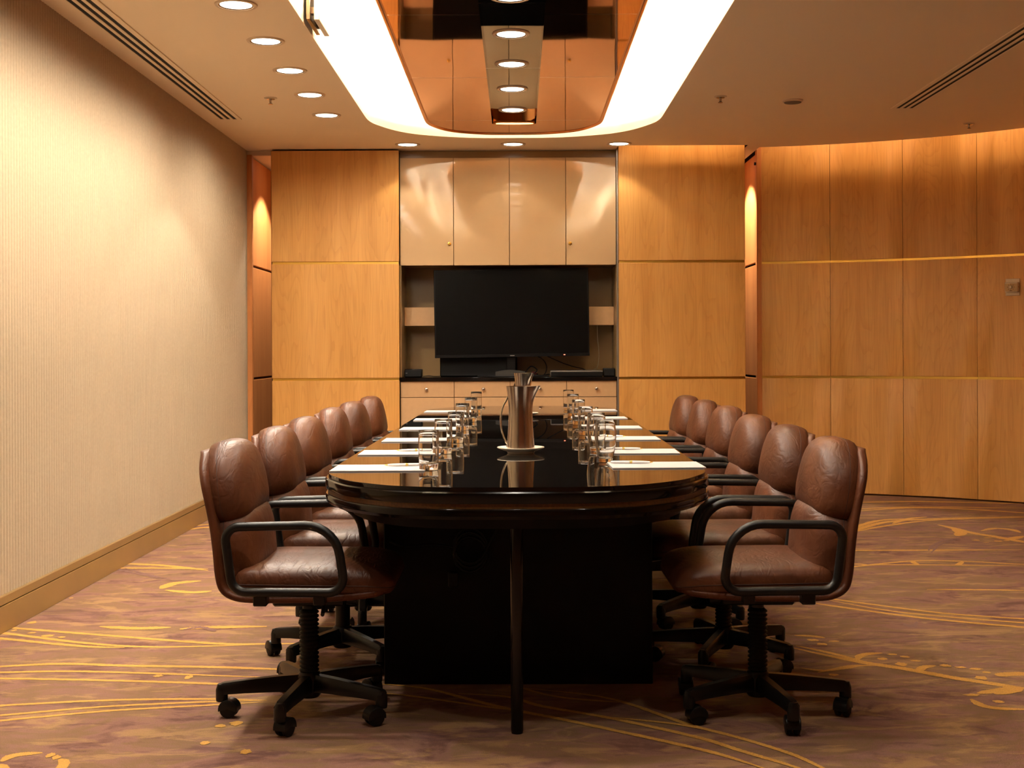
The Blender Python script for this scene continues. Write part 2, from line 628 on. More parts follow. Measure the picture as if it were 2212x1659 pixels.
# left wall: ribbed fabric
rb = MB()
pit = 0.030
n_r = int((9.98 - YF) / pit)
prof = []
for i in range(n_r):
    y = 9.98 - i * pit
    for t, d in ((0.0, 0.0), (0.10, .0026), (0.28, .0042), (0.5, .0047), (0.72, .0042), (0.90, .0026)):
        prof.append((LW + d, y - t * pit))
prof.append((LW, YF))
rb.add([(x, y, 0) for x, y in prof] + [(x, y, HC + .01) for x, y in prof], [(i, i + 1, len(prof) + i + 1, len(prof) + i) for i in range(len(prof) - 1)])
wall_left = tag(obj('wall_left', rb, 'fabric_wall', ang=50), kind='structure')
bb = MB()
bb.rbox(LW, LW + .022, YF, 9.975, 0.0, .108, .002)
bb.rbox(LW, LW + .020, YF, 9.975, .111, .146, .002)
tag(obj('baseboard_left', bb, 'skirting'), kind='structure')

# wall behind the camera and plain outer shell of the right wall
wf = MB()
wf.box(LW - .3, XR + .1, YF - .05, YF, 0, TOPZ)
tag(obj('wall_front', wf, 'wood_red', smooth=False), kind='structure')

# ------------------------------------------------------------------ wood panelling
ROWS = [(0.012, G2 * 0 + G1 - JW / 2), (G1 + JW / 2, G2 - JW / 2), (G2 + JW / 2, HC - .014)]


def panel_mesh(w, h, d=.022):
    mb = MB()
    mb.rbox(-w / 2, w / 2, 0, d, 0, h, .003)
    return mb.mesh('wood_panel', True, 30)


bk = MB()
bk.box(-1.885, -.912, YB + .021, YB + .16, 0, HC - .012)
bk.box(-1.60, -.912, YB + .16, YD, 0, HC - .012)
bk.box(.770, 1.738, YB + .021, YB + .16, 0, TOPZ)
bk.box(.770, 1.44, YB + .16, YD, 0, TOPZ)
bk.box(LW - .25, 2.1, YD, YD + .05, 0, TOPZ)
wall_back = tag(obj('wall_back', bk, 'shadow_gap', smooth=False), kind='structure')
for (x0, x1, top) in ((-1.88, -.9065, 0), (.772, 1.738, TOPZ - .02)):
    for ri, (z0, z1) in enumerate(ROWS):
        z1 = top if (top and ri == 2) else z1
        link('wood_panel', panel_mesh(x1 - x0, z1 - z0), 'wood', wall_back, ((x0 + x1) / 2, YB, z0))
    for g in (G1, G2):
        s = MB()
        s.box(x0 + .004, x1 - .004, YB + .012, YB + .022, g - JW / 2, g + JW / 2)
        obj('brass_strip', s, 'brass', wall_back, smooth=False)

# left corner recess: cherry veneered return wall and its front post
rt = MB()
rt.box(LW - .25, LW - .03, 9.99, YD, 0, HC)
ret_l = obj('return_core', rt, 'shadow_gap', wall_back, smooth=False)
ps = MB()
ps.rbox(LW - .03, LW + .040, 9.985, 10.03, 0, HC - .03, .003)
obj('corner_post', ps, 'wood_red', wall_back)
for z0, z1 in ROWS:
    link('wood_panel', panel_mesh(1.10, z1 - z0), 'wood_red', wall_back, (LW - .008, 10.035 + .55, z0), (0, 0, -PI / 2 + PI))
hd = MB()
hd.box(LW, -1.885, YB + .09, YB + .13, HC - .035, HC)
obj('header', hd, 'trim_white', wall_back, smooth=False)
# right corner recess
for z0, z1 in ROWS:
    link('wood_panel', panel_mesh(.95, z1 - z0), 'wood_red', wall_back, (1.872, 10.16 + .475, z0), (0, 0, -PI / 2))
ps = MB()
ps.rbox(1.862, 1.90, 10.092, 10.15, 0, HC + .25, .003)
obj('corner_post', ps, 'wood_red', wall_back)
pv = MB()
pv.tube([(1.850, 10.12, 2.565), (1.864, 10.12, 2.565)], .012, 10)
obj('pivot_stop', pv, 'rubber', wall_back)

# curved right wall
cw = MB()
arc_o = [arc_pt(AR + .024, 90 - (90 - TH0) * i / 60) for i in range(61)]
strip_wall(cw, [(arc_o[0][0], YF)] + arc_o, 0, TOPZ, False)
wall_right = tag(obj('wall_right', cw, 'shadow_gap', ang=60), kind='structure')


def curved_panel(z0, z1, d=.022, gap=.0016, seg=8):
    g = gap / AR
    a0, a1 = g, R(DTH) - g
    rings = []
    c = .003
    for i in range(seg + 1):
        a = a0 + (a1 - a0) * i / seg
        e = .003 if i in (0, seg) else 0.0
        sec = [(AR + d, z0), (AR + c, z0), (AR, z0 + c), (AR, z1 - c), (AR + c, z1), (AR + d, z1)]
        rings.append([((r + (e if r < AR + .002 else 0)) * math.sin(a), (r + (e if r < AR + .002 else 0)) * math.cos(a), z) for r, z in sec])
    return MB().loft(rings).mesh('wood_panel', True, 30)


cpm = [curved_panel(z0, TOPZ - .01 if ri == 2 else z1) for ri, (z0, z1) in enumerate(ROWS)]
cst = [MB().loft([[(r * math.sin(a), r * math.cos(a), z) for r, z in ((AR + .012, g - JW / 2), (AR + .022, g - JW / 2), (AR + .022, g + JW / 2), (AR + .012, g + JW / 2))]
                  for a in [R(DTH) * (0.001 + .998 * i / 8) for i in range(9)]]).mesh('brass_strip') for g in (G1, G2)]
for k in range(NP):
    rz = -R(TH0 + k * DTH)
    for me in cpm:
        link('wood_panel', me, 'wood', wall_right, (AC[0], AC[1], 0), (0, 0, rz))
    for me in cst:
        link('brass_strip', me, 'brass', wall_right, (AC[0], AC[1], 0), (0, 0, rz))
rp = panel_mesh(.90, ROWS[1][1] - ROWS[1][0])
for k in range(9):                            # straight stretch beside the camera
    for ri, (z0, z1) in enumerate(ROWS):
        o = link('wood_panel', rp, 'wood', wall_right, (XR, AC[1] - .46 - .902 * k, z0), (0, 0, -PI / 2))
        o.scale.z = ((TOPZ - .01 if ri == 2 else z1) - z0) / (ROWS[1][1] - ROWS[1][0])

# ------------------------------------------------------------------ carpet figures
ZK = [0]


def ribbon(mb, pts, wid, jit=.14, z=.0008, n=34):
    ZK[0] += 1
    z += ZK[0] * 8e-6
    c = crom([floor_pt(*p) for p in pts], n)
    L, Rr = [], []
    k = len(c)
    for i in range(k):
        t = (c[min(i + 1, k - 1)] - c[max(i - 1, 0)])
        if t.length < 1e-6:
            continue
        t.normalize()
        nrm = Vector((-t.y, t.x))
        taper = min(1.0, .25 + 3.0 * min(i, k - 1 - i) / k)
        w = wid * .5 * taper
        a, b = w * (1 + random.uniform(-jit, jit)), w * (1 + random.uniform(-jit, jit))
        L.append((c[i].x + nrm.x * a, c[i].y + nrm.y * a, z))
        Rr.append((c[i].x - nrm.x * b, c[i].y - nrm.y * b, z))
    m = len(L)
    mb.add(L + Rr, [(i, i + 1, m + i + 1, m + i) for i in range(m - 1)])


def blob(mb, x, y, rx, ry, z=.0009):
    ZK[0] += 1
    z += ZK[0] * 8e-6
    rx, ry = rx * .55, ry * .55
    cx, cy = floor_pt(x, y)
    n = 16
    vs = [(cx + rx * math.cos(2 * PI * i / n) * random.uniform(.7, 1.2), cy + ry * math.sin(2 * PI * i / n) * random.uniform(.7, 1.2), z) for i in range(n)]
    mb.add(vs, [tuple(range(n))])


gp = MB()
A = lambda pts: [(x / 2.602, 1050 + y / 2.602) for x, y in pts]
B = lambda pts: [(1400 + x / 2.724, 1050 + y / 2.724) for x, y in pts]
C3 = lambda pts: [(700 + x / 2.765, 1150 + y / 2.765) for x, y in pts]
for pts, wd in (
        ([(-260, 765), (40, 795), (600, 840), (1200, 885), (1500, 888), (1900, 880)], .030), ([(-260, 800), (0, 825), (500, 885), (900, 905), (1500, 890)], .028),
        ([(-260, 835), (0, 857), (450, 900), (700, 908)], .030), ([(-260, 1035), (0, 1015), (350, 1000), (700, 1010), (1200, 1018), (1560, 1030), (1950, 1040)], .030),
        ([(-260, 1050), (0, 1048), (400, 1042), (900, 1055), (1550, 1078)], .024), ([(-260, 1080), (0, 1082), (600, 1093), (1200, 1112), (1500, 1130)], .024),
        ([(-260, 1250), (0, 1235), (600, 1205), (1120, 1198), (1500, 1205)], .022), ([(-260, 1312), (0, 1290), (600, 1240), (1140, 1215), (1500, 1205)], .020),
        ([(-260, 1345), (0, 1320), (600, 1265), (1130, 1235), (1480, 1215)], .020),
        ([(1030, 250), (1170, 232), (1500, 225)], .05), ([(980, 240), (1170, 216), (1500, 205)], .04), ([(700, 437), (920, 447), (1170, 475)], .045),
        ([(620, 462), (900, 462), (1170, 466)], .04), ([(905, 578), (980, 548), (1130, 533)], .06), ([(930, 585), (1080, 598), (1190, 590)], .05),
        ([(10, 1550), (60, 1520), (130, 1508), (240, 1500)], .032), ([(335, 1535), (360, 1550), (350, 1580), (320, 1600)], .03), ([(0, 1565), (20, 1590), (10, 1630)], .03),
        ([(1010, 805), (1180, 795), (1500, 790)], .05), ([(560, 790), (760, 800), (960, 795)], .05)):
    ribbon(gp, A(pts), wd)
for x, y in ((285, 1514), (318, 1526), (400, 630), (220, 660), (180, 768), (300, 628), (80, 812), (180, 826), (270, 842), (350, 850), (890, 1068), (1060, 1076), (1330, 1335), (1240, 1350), (1380, 1495), (1150, 1445)):
    blob(gp, *A([(x, y)])[0], random.uniform(.02, .045), random.uniform(.02, .05))
for pts, wd in (
        ([(1050, 660), (1130, 672), (1700, 745), (2212, 783), (2500, 800)], .026), ([(1060, 672), (1500, 745), (2212, 806), (2500, 822)], .022), ([(980, 690), (1080, 705), (1600, 775), (2212, 832), (2500, 850)], .030),
        ([(860, 955), (1080, 1003), (1300, 1045), (1500, 1075), (1800, 1130), (2000, 1160), (2212, 1192), (2500, 1220)], .042), ([(870, 940), (1100, 990), (1320, 1050)], .024), ([(1000, 1098), (1100, 1078), (1200, 1060), (1380, 1056)], .022),
        ([(900, 1072), (1050, 1086), (1250, 1060)], .02), ([(1232, 1022), (1250, 1000), (1300, 988), (1378, 984)], .034), ([(1600, 1090), (1620, 1068), (1690, 1057)], .034), ([(2050, 1118), (2120, 1108), (2260, 1104)], .05),
        ([(1940, 1222), (2050, 1205), (2160, 1185)], .04), ([(1900, 1255), (1960, 1290), (2060, 1310), (2260, 1316)], .032), ([(2040, 1225), (2120, 1212), (2200, 1196)], .04),
        ([(1100, 290), (1205, 265), (1350, 222), (1500, 203), (1800, 190), (2212, 182), (2500, 180)], .05), ([(1100, 275), (1205, 247), (1350, 205), (1500, 195), (1550, 200)], .045), ([(1205, 272), (1400, 235), (1700, 200), (2212, 187)], .035), ([(1440, 222), (1520, 195), (1640, 182)], .04),
        ([(1200, 150), (1500, 130), (1800, 133), (2212, 158), (2500, 175)], .05), ([(1200, 138), (1550, 124), (2212, 130)], .04), ([(1200, 98), (1600, 92), (2212, 104)], .06),
        ([(1100, 474), (1195, 476), (1400, 455), (1600, 440), (1900, 445), (2212, 462), (2500, 470)], .03), ([(1195, 480), (1350, 465), (1800, 466), (2212, 470)], .026), ([(1200, 460), (1265, 462), (1290, 470)], .03), ([(1550, 440), (1570, 455), (1590, 462)], .03), ([(1850, 446), (1830, 460), (1815, 468)], .03),
        ([(1100, 382), (1200, 380), (1700, 378), (2200, 376)], .04),
        ([(1705, 228), (1780, 245), (1900, 275), (2050, 300), (2212, 330), (2500, 380)], .06), ([(1800, 250), (1840, 275), (1820, 295)], .07), ([(1960, 265), (2040, 250), (2140, 258), (2190, 275)], .05), ([(2050, 305), (2130, 310), (2212, 295)], .06),
        ([(860, 880), (960, 884), (1040, 896)], .03), ([(1640, 610), (2000, 612), (2212, 616)], .03)):
    ribbon(gp, B(pts), wd)
for x, y in ((1380, 1018), (1440, 992), (1510, 1006), (1575, 1030), (1490, 1050), (1750, 1058), (1835, 1068), (1925, 1078), (1990, 1098), (1960, 1130), (1090, 1112), (1060, 1130), (2060, 1270), (1905, 1232), (1025, 932), (1095, 915), (970, 908), (1930, 320), (2000, 305), (2060, 325), (1990, 332), (2110, 322), (1840, 290)):
    blob(gp, *B([(x, y)])[0], random.uniform(.03, .05), random.uniform(.02, .045))
for pts, wd in (
        ([(300, 905), (600, 933), (900, 1008), (1130, 1062), (1500, 1135), (2212, 1290), (2500, 1370), (2700, 1440)], .022), ([(300, 955), (600, 990), (1000, 1048), (1140, 1062)], .016),
        ([(800, 965), (1100, 985), (1300, 1040), (1700, 1110), (2212, 1222), (2500, 1310), (2800, 1400), (2950, 1460)], .022), ([(1100, 925), (1560, 970), (1800, 1020), (2060, 1110), (2212, 1160), (2500, 1235), (2800, 1330), (3000, 1420), (3200, 1500)], .020),
        ([(1700, 1106), (2000, 1135), (2150, 1155), (2300, 1185)], .016), ([(1140, 920), (1400, 985), (1800, 1020)], .016)):
    ribbon(gp, C3(pts), wd)
obj('gold_pile_pattern', gp, 'carpet_gold', floor, smooth=False)['kind'] = 'stuff'
dp = MB()
for pts, wd in (([(640, 465), (760, 490), (900, 520)], .04), ([(700, 462), (800, 490), (960, 528)], .03), ([(1030, 810), (1130, 795), (1210, 818)], .05), ([(980, 340), (1100, 325), (1190, 318)], .03)):
    ribbon(dp, A(pts), wd * .6, .6, .0006)
for pts, wd in (([(1650, 380), (1680, 350), (1750, 320), (1850, 305)], .04), ([(1665, 395), (1720, 345), (1830, 312)], .03), ([(1500, 810), (1560, 830), (1580, 800)], .04)):
    ribbon(dp, B(pts), wd * .6, .6, .0006)
obj('plum_pile_pattern', dp, 'carpet_dark', floor, smooth=False)['kind'] = 'stuff'
# ------------------------------------------------------------------ copper canopy with smoked mirror strip
CZ = 2.640
canopy = thing('copper_canopy', 'polished copper ceiling canopy with smoked mirror strip above the table', 'canopy', (OC, 6.115, CZ))


def cop_half(x):      # half-depth of bow at |x| measured from the apex
    return 0.0


cop_out = capsule(.578, 3.12, 9.11, ey=.62)
cut_hw = .147
slot_y = (3.53, 8.70)
slot_end = [(OC + cut_hw * math.cos(PI * i / 10), .035 * math.sin(PI * i / 10)) for i in range(11)]


def clip_half(poly, y, keep_above):
    out = []
    n = len(poly)
    for i in range(n):
        p, q = poly[i], poly[(i + 1) % n]
        ins = lambda t: (t[1] >= y) if keep_above else (t[1] <= y)
        if ins(p):
            out.append(p)
        if ins(p) != ins(q):
            t = (y - p[1]) / (q[1] - p[1])
            out.append((p[0] + t * (q[0] - p[0]), y))
    return out


def clip_x(poly, x, right):
    return [(b, a) for a, b in clip_half([(b, a) for a, b in poly], x, right)]


seams = [3.14, 4.50, 5.86, 7.22, 8.58]
bands = [2.5] + seams[1:] + [9.6]
for k in range(len(bands) - 1):
    y0, y1 = bands[k] + .0012, bands[k + 1] - .0012
    b = clip_half(clip_half(cop_out, y0, True), y1, False)
    pieces = []
    if k in (0, len(bands) - 2):
        far = k != 0
        ye = slot_y[1] if far else slot_y[0]
        sgn = 1 if far else -1
        # one U-shaped sheet round the rounded end of the mirror strip
        notch = [(OC + cut_hw, y0 if far else y1)] + [(x, ye + sgn * d) for x, d in slot_end] + [(OC - cut_hw, y0 if far else y1)]
        outer_b = b
        yc = y0 if far else y1
        # walk outline starting after the cut edge
        on = [i for i, p in enumerate(outer_b) if abs(p[1] - yc) < 1e-6]
        i0 = max(on, key=lambda i: outer_b[i][0]) if True else 0
        seq = outer_b[i0:] + outer_b[:i0]
        if abs(seq[1][1] - yc) < 1e-6:
            seq = [seq[0]] + list(reversed(seq[1:]))
        # seq runs right cut corner -> round the end -> left cut corner
        pieces.append(seq + list(reversed(notch)))
    else:
        pieces = [clip_x(b, OC + cut_hw, True), clip_x(b, OC - cut_hw, False)]
    for p in pieces:
        mb = flat_poly(MB(), [p], CZ)
        obj('copper_sheet', wob(mb, (OC, 6.115, CZ)), 'copper', canopy, smooth=False)
# rounded copper rim and box above
rm = MB()
n = len(cop_out)
rings = []
cyc = 6.115
for i in range(n):
    p = Vector(cop_out[i])
    t = (Vector(cop_out[(i + 1) % n]) - Vector(cop_out[i - 1])).normalized()
    nr = Vector((t.y, -t.x))
    if nr.dot(p - Vector((OC, max(4.2, min(8.2, p.y))))) < 0:
        nr = -nr
    rings.append([(p.x + nr.x * o_, p.y + nr.y * o_, CZ + z_) for o_, z_ in ((-.012, .0005), (-.010, -.005), (-.004, -.0085), (.004, -.0085), (.011, -.005), (.016, .004), (.018, .020), (.018, .088))])
rings.append(rings[0])
rm.loft(rings, False, False, False)
obj('rim', wob(rm, (OC, 6.115, CZ)), 'copper_edge', canopy, ang=60)
tray = flat_poly(MB(), [[(OC + (x - OC) * 1.005, y) for x, y in cop_out]], CZ + .062)
obj('tray_top', wob(tray, (OC, 6.115, CZ)), 'cove', canopy, smooth=False)
MZ = CZ + .052
slot_loop = [(x, slot_y[1] + d) for x, d in slot_end] + [(2 * OC - x, slot_y[0] - d) for x, d in slot_end]
ms = strip_wall(MB(), slot_loop, CZ, MZ)
obj('strip_reveal', wob(ms, (OC, 6.115, CZ)), 'copper', canopy, ang=30)
for y0, y1 in ((3.4, 4.50), (4.50, 5.86), (5.86, 7.22), (7.22, 8.75)):
    mm = flat_poly(MB(), [clip_half(clip_half(slot_loop, y0 + .001, True), y1 - .001, False)], MZ)
    obj('mirror_pane', wob(mm, (OC, 6.115, CZ)), 'mirror', canopy, smooth=False)
for y in (4.0, 5.4, 6.8, 8.2):
    for sx in (-.4, .4):
        hr = MB().tube([(OC + sx, y, CZ + .062), (OC + sx, y, TOPZ)], .008, 8)
        obj('hanger_rod', wob(hr, (OC, 6.115, CZ)), 'trim_white', canopy)


# fluorescent tubes on top of the canopy
def lamp_tube(p, q, mat, label, group, rad=.013):
    c = ((p[0] + q[0]) / 2, (p[1] + q[1]) / 2, min(p[2], q[2]))
    t = thing('fluorescent_tube', label, 'lamp', c, 0, group)
    a, b = Vector(p), Vector(q)
    d = (b - a).normalized()
    obj('glowing_tube', wob(MB().tube([a + d * .02, b - d * .02], rad, 8), c), mat, t)
    for u, v in ((a, a + d * .02), (b - d * .02, b)):
        obj('end_cap', wob(MB().tube([u, v], rad * 1.05, 8), c), 'trim_white', t)
    h = MB().box(-.012, .012, -.012, .012, -.02, -.004)
    for k in (.2, .8):
        pt = a.lerp(b, k)
        obj('holder', MB().box(pt.x - c[0] - .01, pt.x - c[0] + .01, pt.y - c[1] - .01, pt.y - c[1] + .01, -.030, -.010), 'trim_white', t, smooth=False)
    return t


for k in range(4):
    y0 = 3.72 + k * 1.22
    for sx, side in ((-1, 'ribbed wall side'), (1, 'curved wall side')):
        lamp_tube((OC + sx * .43, y0, CZ + .092), (OC + sx * .43, y0 + 1.16, CZ + .092), 'tube', f'{("nearest", "second nearest", "third nearest", "farthest")[k]} fluorescent tube on top of the copper canopy, ' + side, 'cove tubes ' + side)
lamp_tube((OC - .40, 8.80, CZ + .092), (OC + .40, 8.80, CZ + .092), 'tube', 'fluorescent tube hidden on top of the canopy at its far end', 'cove tubes at canopy ends')
lamp_tube((OC - .40, 3.43, CZ + .092), (OC + .40, 3.43, CZ + .092), 'tube', 'fluorescent tube hidden on top of the canopy at its near end', 'cove tubes at canopy ends')

# warm tubes in the slot above the curved wall and the last back panel
for k in range(6):
    th = 13.0 + 22.0 * k + 7
    half = 9.6
    a, b = arc_pt(AE - .045, th - half), arc_pt(AE - .045, min(th + half, 89))
    if th - half > 88:
        break
    lamp_tube((a[0], a[1], HC + .11), (b[0], b[1], HC + .11), 'slot_tube', f'warm tube in the ceiling slot above the curved wall, {("first", "second", "third", "fourth", "fifth")[k]} from the back wall', 'slot tubes')
lamp_tube((.80, YB - .17, HC + .11), (1.72, YB - .17, HC + .11), 'slot_tube', 'warm tube hidden in the ceiling slot above the right back panel', 'slot tubes')


# ------------------------------------------------------------------ downlights
ringm = MB().lathe([(.076, 0.0), (.078, -.007), (.092, -.006), (.095, 0.0)], 32).mesh('trim_ring')
reflm = MB().lathe([(.078, -.006), (.070, -.003), (.068, -.002)], 32).mesh('reflector')
lensm = MB().lathe([(.0, -.004), (.035, -.0038), (.071, -.003)], 32).mesh('lens')


def downlight(x, y, z, label, group, watt=SPOT_W, cone=108, blend=.35):
    t = thing('downlight', label, 'light', (x, y, z), 0, group)
    link('trim_ring', ringm, 'trim_white', t)
    link('reflector', reflm, 'trim_dark', t)
    link('lens', lensm, 'lens', t)
    ld = bpy.data.lights.new('downlight_beam', 'SPOT')
    ld.energy = watt
    ld.color = LAMP_COL
    ld.spot_size = R(cone)
    ld.spot_blend = blend
    ld.shadow_soft_size = .05
    l = bpy.data.objects.new('downlight_beam', ld)
    COL.objects.link(l)
    l.parent = t
    l.location = (0, 0, -.012)
    return t


ORD = ['farthest', 'second farthest', 'middle', 'second nearest visible', 'nearest visible']
for k in range(8):
    y = 8.47 - .68 * k
    vis = k < 5
    downlight(-1.245, y, HC, f'{ORD[k]} round downlight in the row beside the ribbed wall vent' if vis else f'downlight of the ribbed wall row, {("first", "second", "third")[k - 5]} beyond the top of the picture', 'downlights beside the ribbed wall', SPOT_W * (.58 if k == 1 else .72), 108 if k == 1 else 170, .22 if k == 1 else .55)
    downlight(OC - .008, y, MZ, f'{ORD[k]} round downlight in the smoked mirror strip' if vis else f'downlight of the mirror strip row, {("first", "second", "third")[k - 5]} beyond the top of the picture', 'downlights in the mirror strip', SPOT_W * .38)
for x, lb in ((-.82, 'round downlight at the back above the left wood panel edge'), (-.03, 'round downlight at the back above the cabinet doors'), (.762, 'round downlight at the back above the right wood panel edge')):
    downlight(x, 9.70, HC, lb, 'downlights along the back wall', SPOT_W * (.05 if x == -.03 else .13), 98, .3)
    downlight(x, 2.53, HC, f'round downlight above the near end of the table, {"left" if x < -.5 else "right" if x > .5 else "middle"} of three', 'downlights above the near table end', SPOT_W * .3)
downlight(-1.76, 10.62, HC, 'round downlight hidden in the left corner recess', 'recess downlights', 62, 104, .25)
downlight(1.60, 10.42, HC, 'round downlight hidden in the right corner recess', 'recess downlights', 75, 104, .2)

# ------------------------------------------------------------------ ceiling fittings
def diffuser(x0, y0, y1, label):
    c = (x0 + .083, (y0 + y1) / 2, HC - .004)
    t = thing('linear_air_diffuser', label, 'vent', c)
    wdt, sw, m0 = .166, .022, .030
    xs = [x0]
    for k in range(3):
        xs += [x0 + m0 + k * .042, x0 + m0 + k * .042 + sw]
    xs.append(x0 + wdt)
    for k in range(0, 8, 2):
        obj('frame_bar', wob(MB().rbox(xs[k], xs[k + 1], y0, y1, HC - .006, HC - .0005, .0015, 1), c), 'ceiling', t)
    for k in range(1, 7, 2):
        obj('dark_slot', wob(MB().box(xs[k], xs[k + 1], y0 + .012, y1 - .012, HC - .003, HC - .0006), c), 'void', t, smooth=False)
    for yy in (y0, y1 - .012):
        obj('end_bar', wob(MB().box(x0, x0 + wdt, yy, yy + .012, HC - .006, HC - .0005), c), 'ceiling', t, smooth=False)


diffuser(-1.993, 3.0, 8.60, 'long three-slot linear air vent in the ceiling along the ribbed wall')
diffuser(2.395, 3.0, 8.31, 'long three-slot linear air vent in the ceiling near the curved wall')


def sprinkler(x, y, label):
    t = thing('sprinkler_head', label, 'sprinkler', (x, y, HC), 0, 'ceiling sprinklers')
    obj('escutcheon', MB().lathe([(.040, 0), (.038, -.004), (.028, -.006), (.012, -.007)], 24, cap1=True), 'trim_white', t)
    obj('frame', MB().lathe([(.026, -.0075), (.026, -.0095), (.009, -.011), (.007, -.030)], 16, cap0=True, cap1=True), 'steel', t)
    obj('deflector', MB().lathe([(.004, -.028), (.014, -.036), (.015, -.039), (.0, -.039)], 16), 'steel', t)


sprinkler(-1.5, 7.89, 'sprinkler head beside the row of downlights near the ribbed wall')
sprinkler(1.24, 7.90, 'sprinkler head right of the glowing ceiling recess')
sprinkler(3.10, 8.89, 'sprinkler head close to the curved wood wall')
sm = thing('ceiling_speaker', 'flat round disc with grey grille on the ceiling beside the sprinkler', 'detector', (1.708, 8.03, HC))
obj('housing', MB().lathe([(.064, 0), (.063, -.008), (.055, -.014)], 32, cap1=True), 'trim_white', sm)
obj('grille', MB().lathe([(.054, -.0142), (.050, -.018), (.0, -.020)], 32), 'grille', sm)

# blade channel hanging inside the recess, left
ch = thing('screen_channel', 'slim metal channel with pale cover plate hanging inside the glowing recess', 'channel', (-.955, 6.22, HC + .012))
cc = (-.955, 6.22, HC + .012)
obj('channel', wob(MB().rbox(-.985, -.965, 6.06, 6.37, HC + .012, TOPZ - .001, .002), cc), 'trim_dark', ch)
obj('cover_plate', wob(MB().rbox(-.948, -.922, 6.06, 6.39, HC + .010, TOPZ - .001, .002), cc), 'cove', ch)
obj('spacer', wob(MB().box(-.965, -.948, 6.10, 6.14, HC + .05, HC + .08), cc), 'trim_dark', ch, smooth=False)
obj('spacer', wob(MB().box(-.965, -.948, 6.28, 6.32, HC + .03, HC + .06), cc), 'trim_dark', ch, smooth=False)

# ------------------------------------------------------------------ media cabinet in the back wall
XD = [-.905, -.492, -.062, .372, .757]
YC = 9.965
cu = (-.074, 10.2, 1.775)
upc = thing('wall_cabinet', 'glossy beige overhead cabinet with four flat doors above the television', 'cabinet', cu)
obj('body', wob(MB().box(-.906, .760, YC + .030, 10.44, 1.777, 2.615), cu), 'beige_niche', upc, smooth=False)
obj('header', wob(MB().box(-.908, .765, YC + .055, 10.44, 2.615, HC - .004), cu), 'beige_niche', upc, smooth=False)  # darker laminate paints in the shade that falls below the ceiling
tag(obj('trim_1', MB().box(.760, .7705, YC - .03, YC + .02, .0, HC - .004), 'silver_plastic', smooth=False), kind='structure')
for k in range(4):
    x0, x1 = XD[k] + .0018, XD[k + 1] - .0018
    d = obj('door', wob(MB().rbox(x0, x1, YC, YC + .02, 1.772, 2.598, .0015), ((x0 + x1) / 2, YC, 1.772)), 'beige_gloss', upc, ((x0 + x1) / 2 - cu[0], YC - cu[1], 1.772 - cu[2]), (-.0048, 0, 0))
    if k in (0, 3):
        lx = (x1 - .030) if k == 0 else (x0 + .030)
        lk = MB().lathe([(.0, .014), (.006, .014), (.008, .011), (.012, .010), (.014, .006), (.014, 0)], 16)
        lo = obj('lock', lk, 'brass', d, (lx - (x0 + x1) / 2, 0, .165), (PI / 2, 0, 0))
        obj('keyhole', MB().box(-.0015, .0015, -.005, .005, .014, .0146), 'print', d, (lx - (x0 + x1) / 2, 0, .165), (PI / 2, 0, 0), smooth=False)

nb = (-.074, 10.2, .912)
nic = thing('media_niche', 'brown-beige open niche with a wide rail behind the television', 'niche', nb)
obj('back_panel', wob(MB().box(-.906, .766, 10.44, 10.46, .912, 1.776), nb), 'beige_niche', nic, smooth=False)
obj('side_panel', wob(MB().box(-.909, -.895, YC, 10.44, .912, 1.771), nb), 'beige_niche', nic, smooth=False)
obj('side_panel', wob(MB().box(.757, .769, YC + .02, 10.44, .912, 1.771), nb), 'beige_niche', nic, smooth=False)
obj('rail', wob(MB().rbox(-.893, .756, 10.20, 10.225, 1.312, 1.458, .002), nb), 'beige', nic)
obj('rail_batten', wob(MB().box(-.60, .50, 10.226, 10.44, 1.33, 1.44), nb), 'beige_niche', nic, smooth=False)

ctp = (-.074, 10.2, .882)
ct = tag(obj('countertop', wob(MB().rbox(-.909, .769, YC - .018, 10.44, .882, .911, .003), ctp), 'black_edge', None, ctp), 'black glossy counter slab under the television', 'countertop')
lc = (-.074, 10.2, 0)
low = thing('drawer_cabinet', 'beige low cabinet with four knobbed drawers over plain doors', 'cabinet', lc)
obj('body', wob(MB().box(-.906, .764, YC + .02, 10.44, .04, .8815), lc), 'shadow_gap', low, smooth=False)
obj('plinth', wob(MB().box(-.906, .764, YC + .05, 10.44, 0, .04), lc), 'black_matte', low, smooth=False)
for k in range(4):
    x0, x1 = XD[k] + .0018, XD[k + 1] - .0018
    xm = (x0 + x1) / 2
    kx = [(921 - VX) / F * YC, (1044 - VX) / F * YC, (1166 - VX) / F * YC, (1288 - VX) / F * YC][k]
    dr = obj('drawer', MB().rbox(x0 - xm, x1 - xm, 0, .02, 0, .121, .0012), 'beige', low, (xm - lc[0], YC - lc[1], .759))
    kn = MB().lathe([(.0, .026), (.007, .0255), (.0125, .022), (.0145, .017), (.012, .012), (.007, .009), (.006, .003), (.009, 0)], 18)
    obj('knob', kn, 'chrome', dr, (kx - xm, 0, .060), (PI / 2, 0, 0))
    obj('door', MB().rbox(x0 - xm, x1 - xm, 0, .02, 0, .712, .0012), 'beige', low, (xm - lc[0], YC - lc[1], .043))

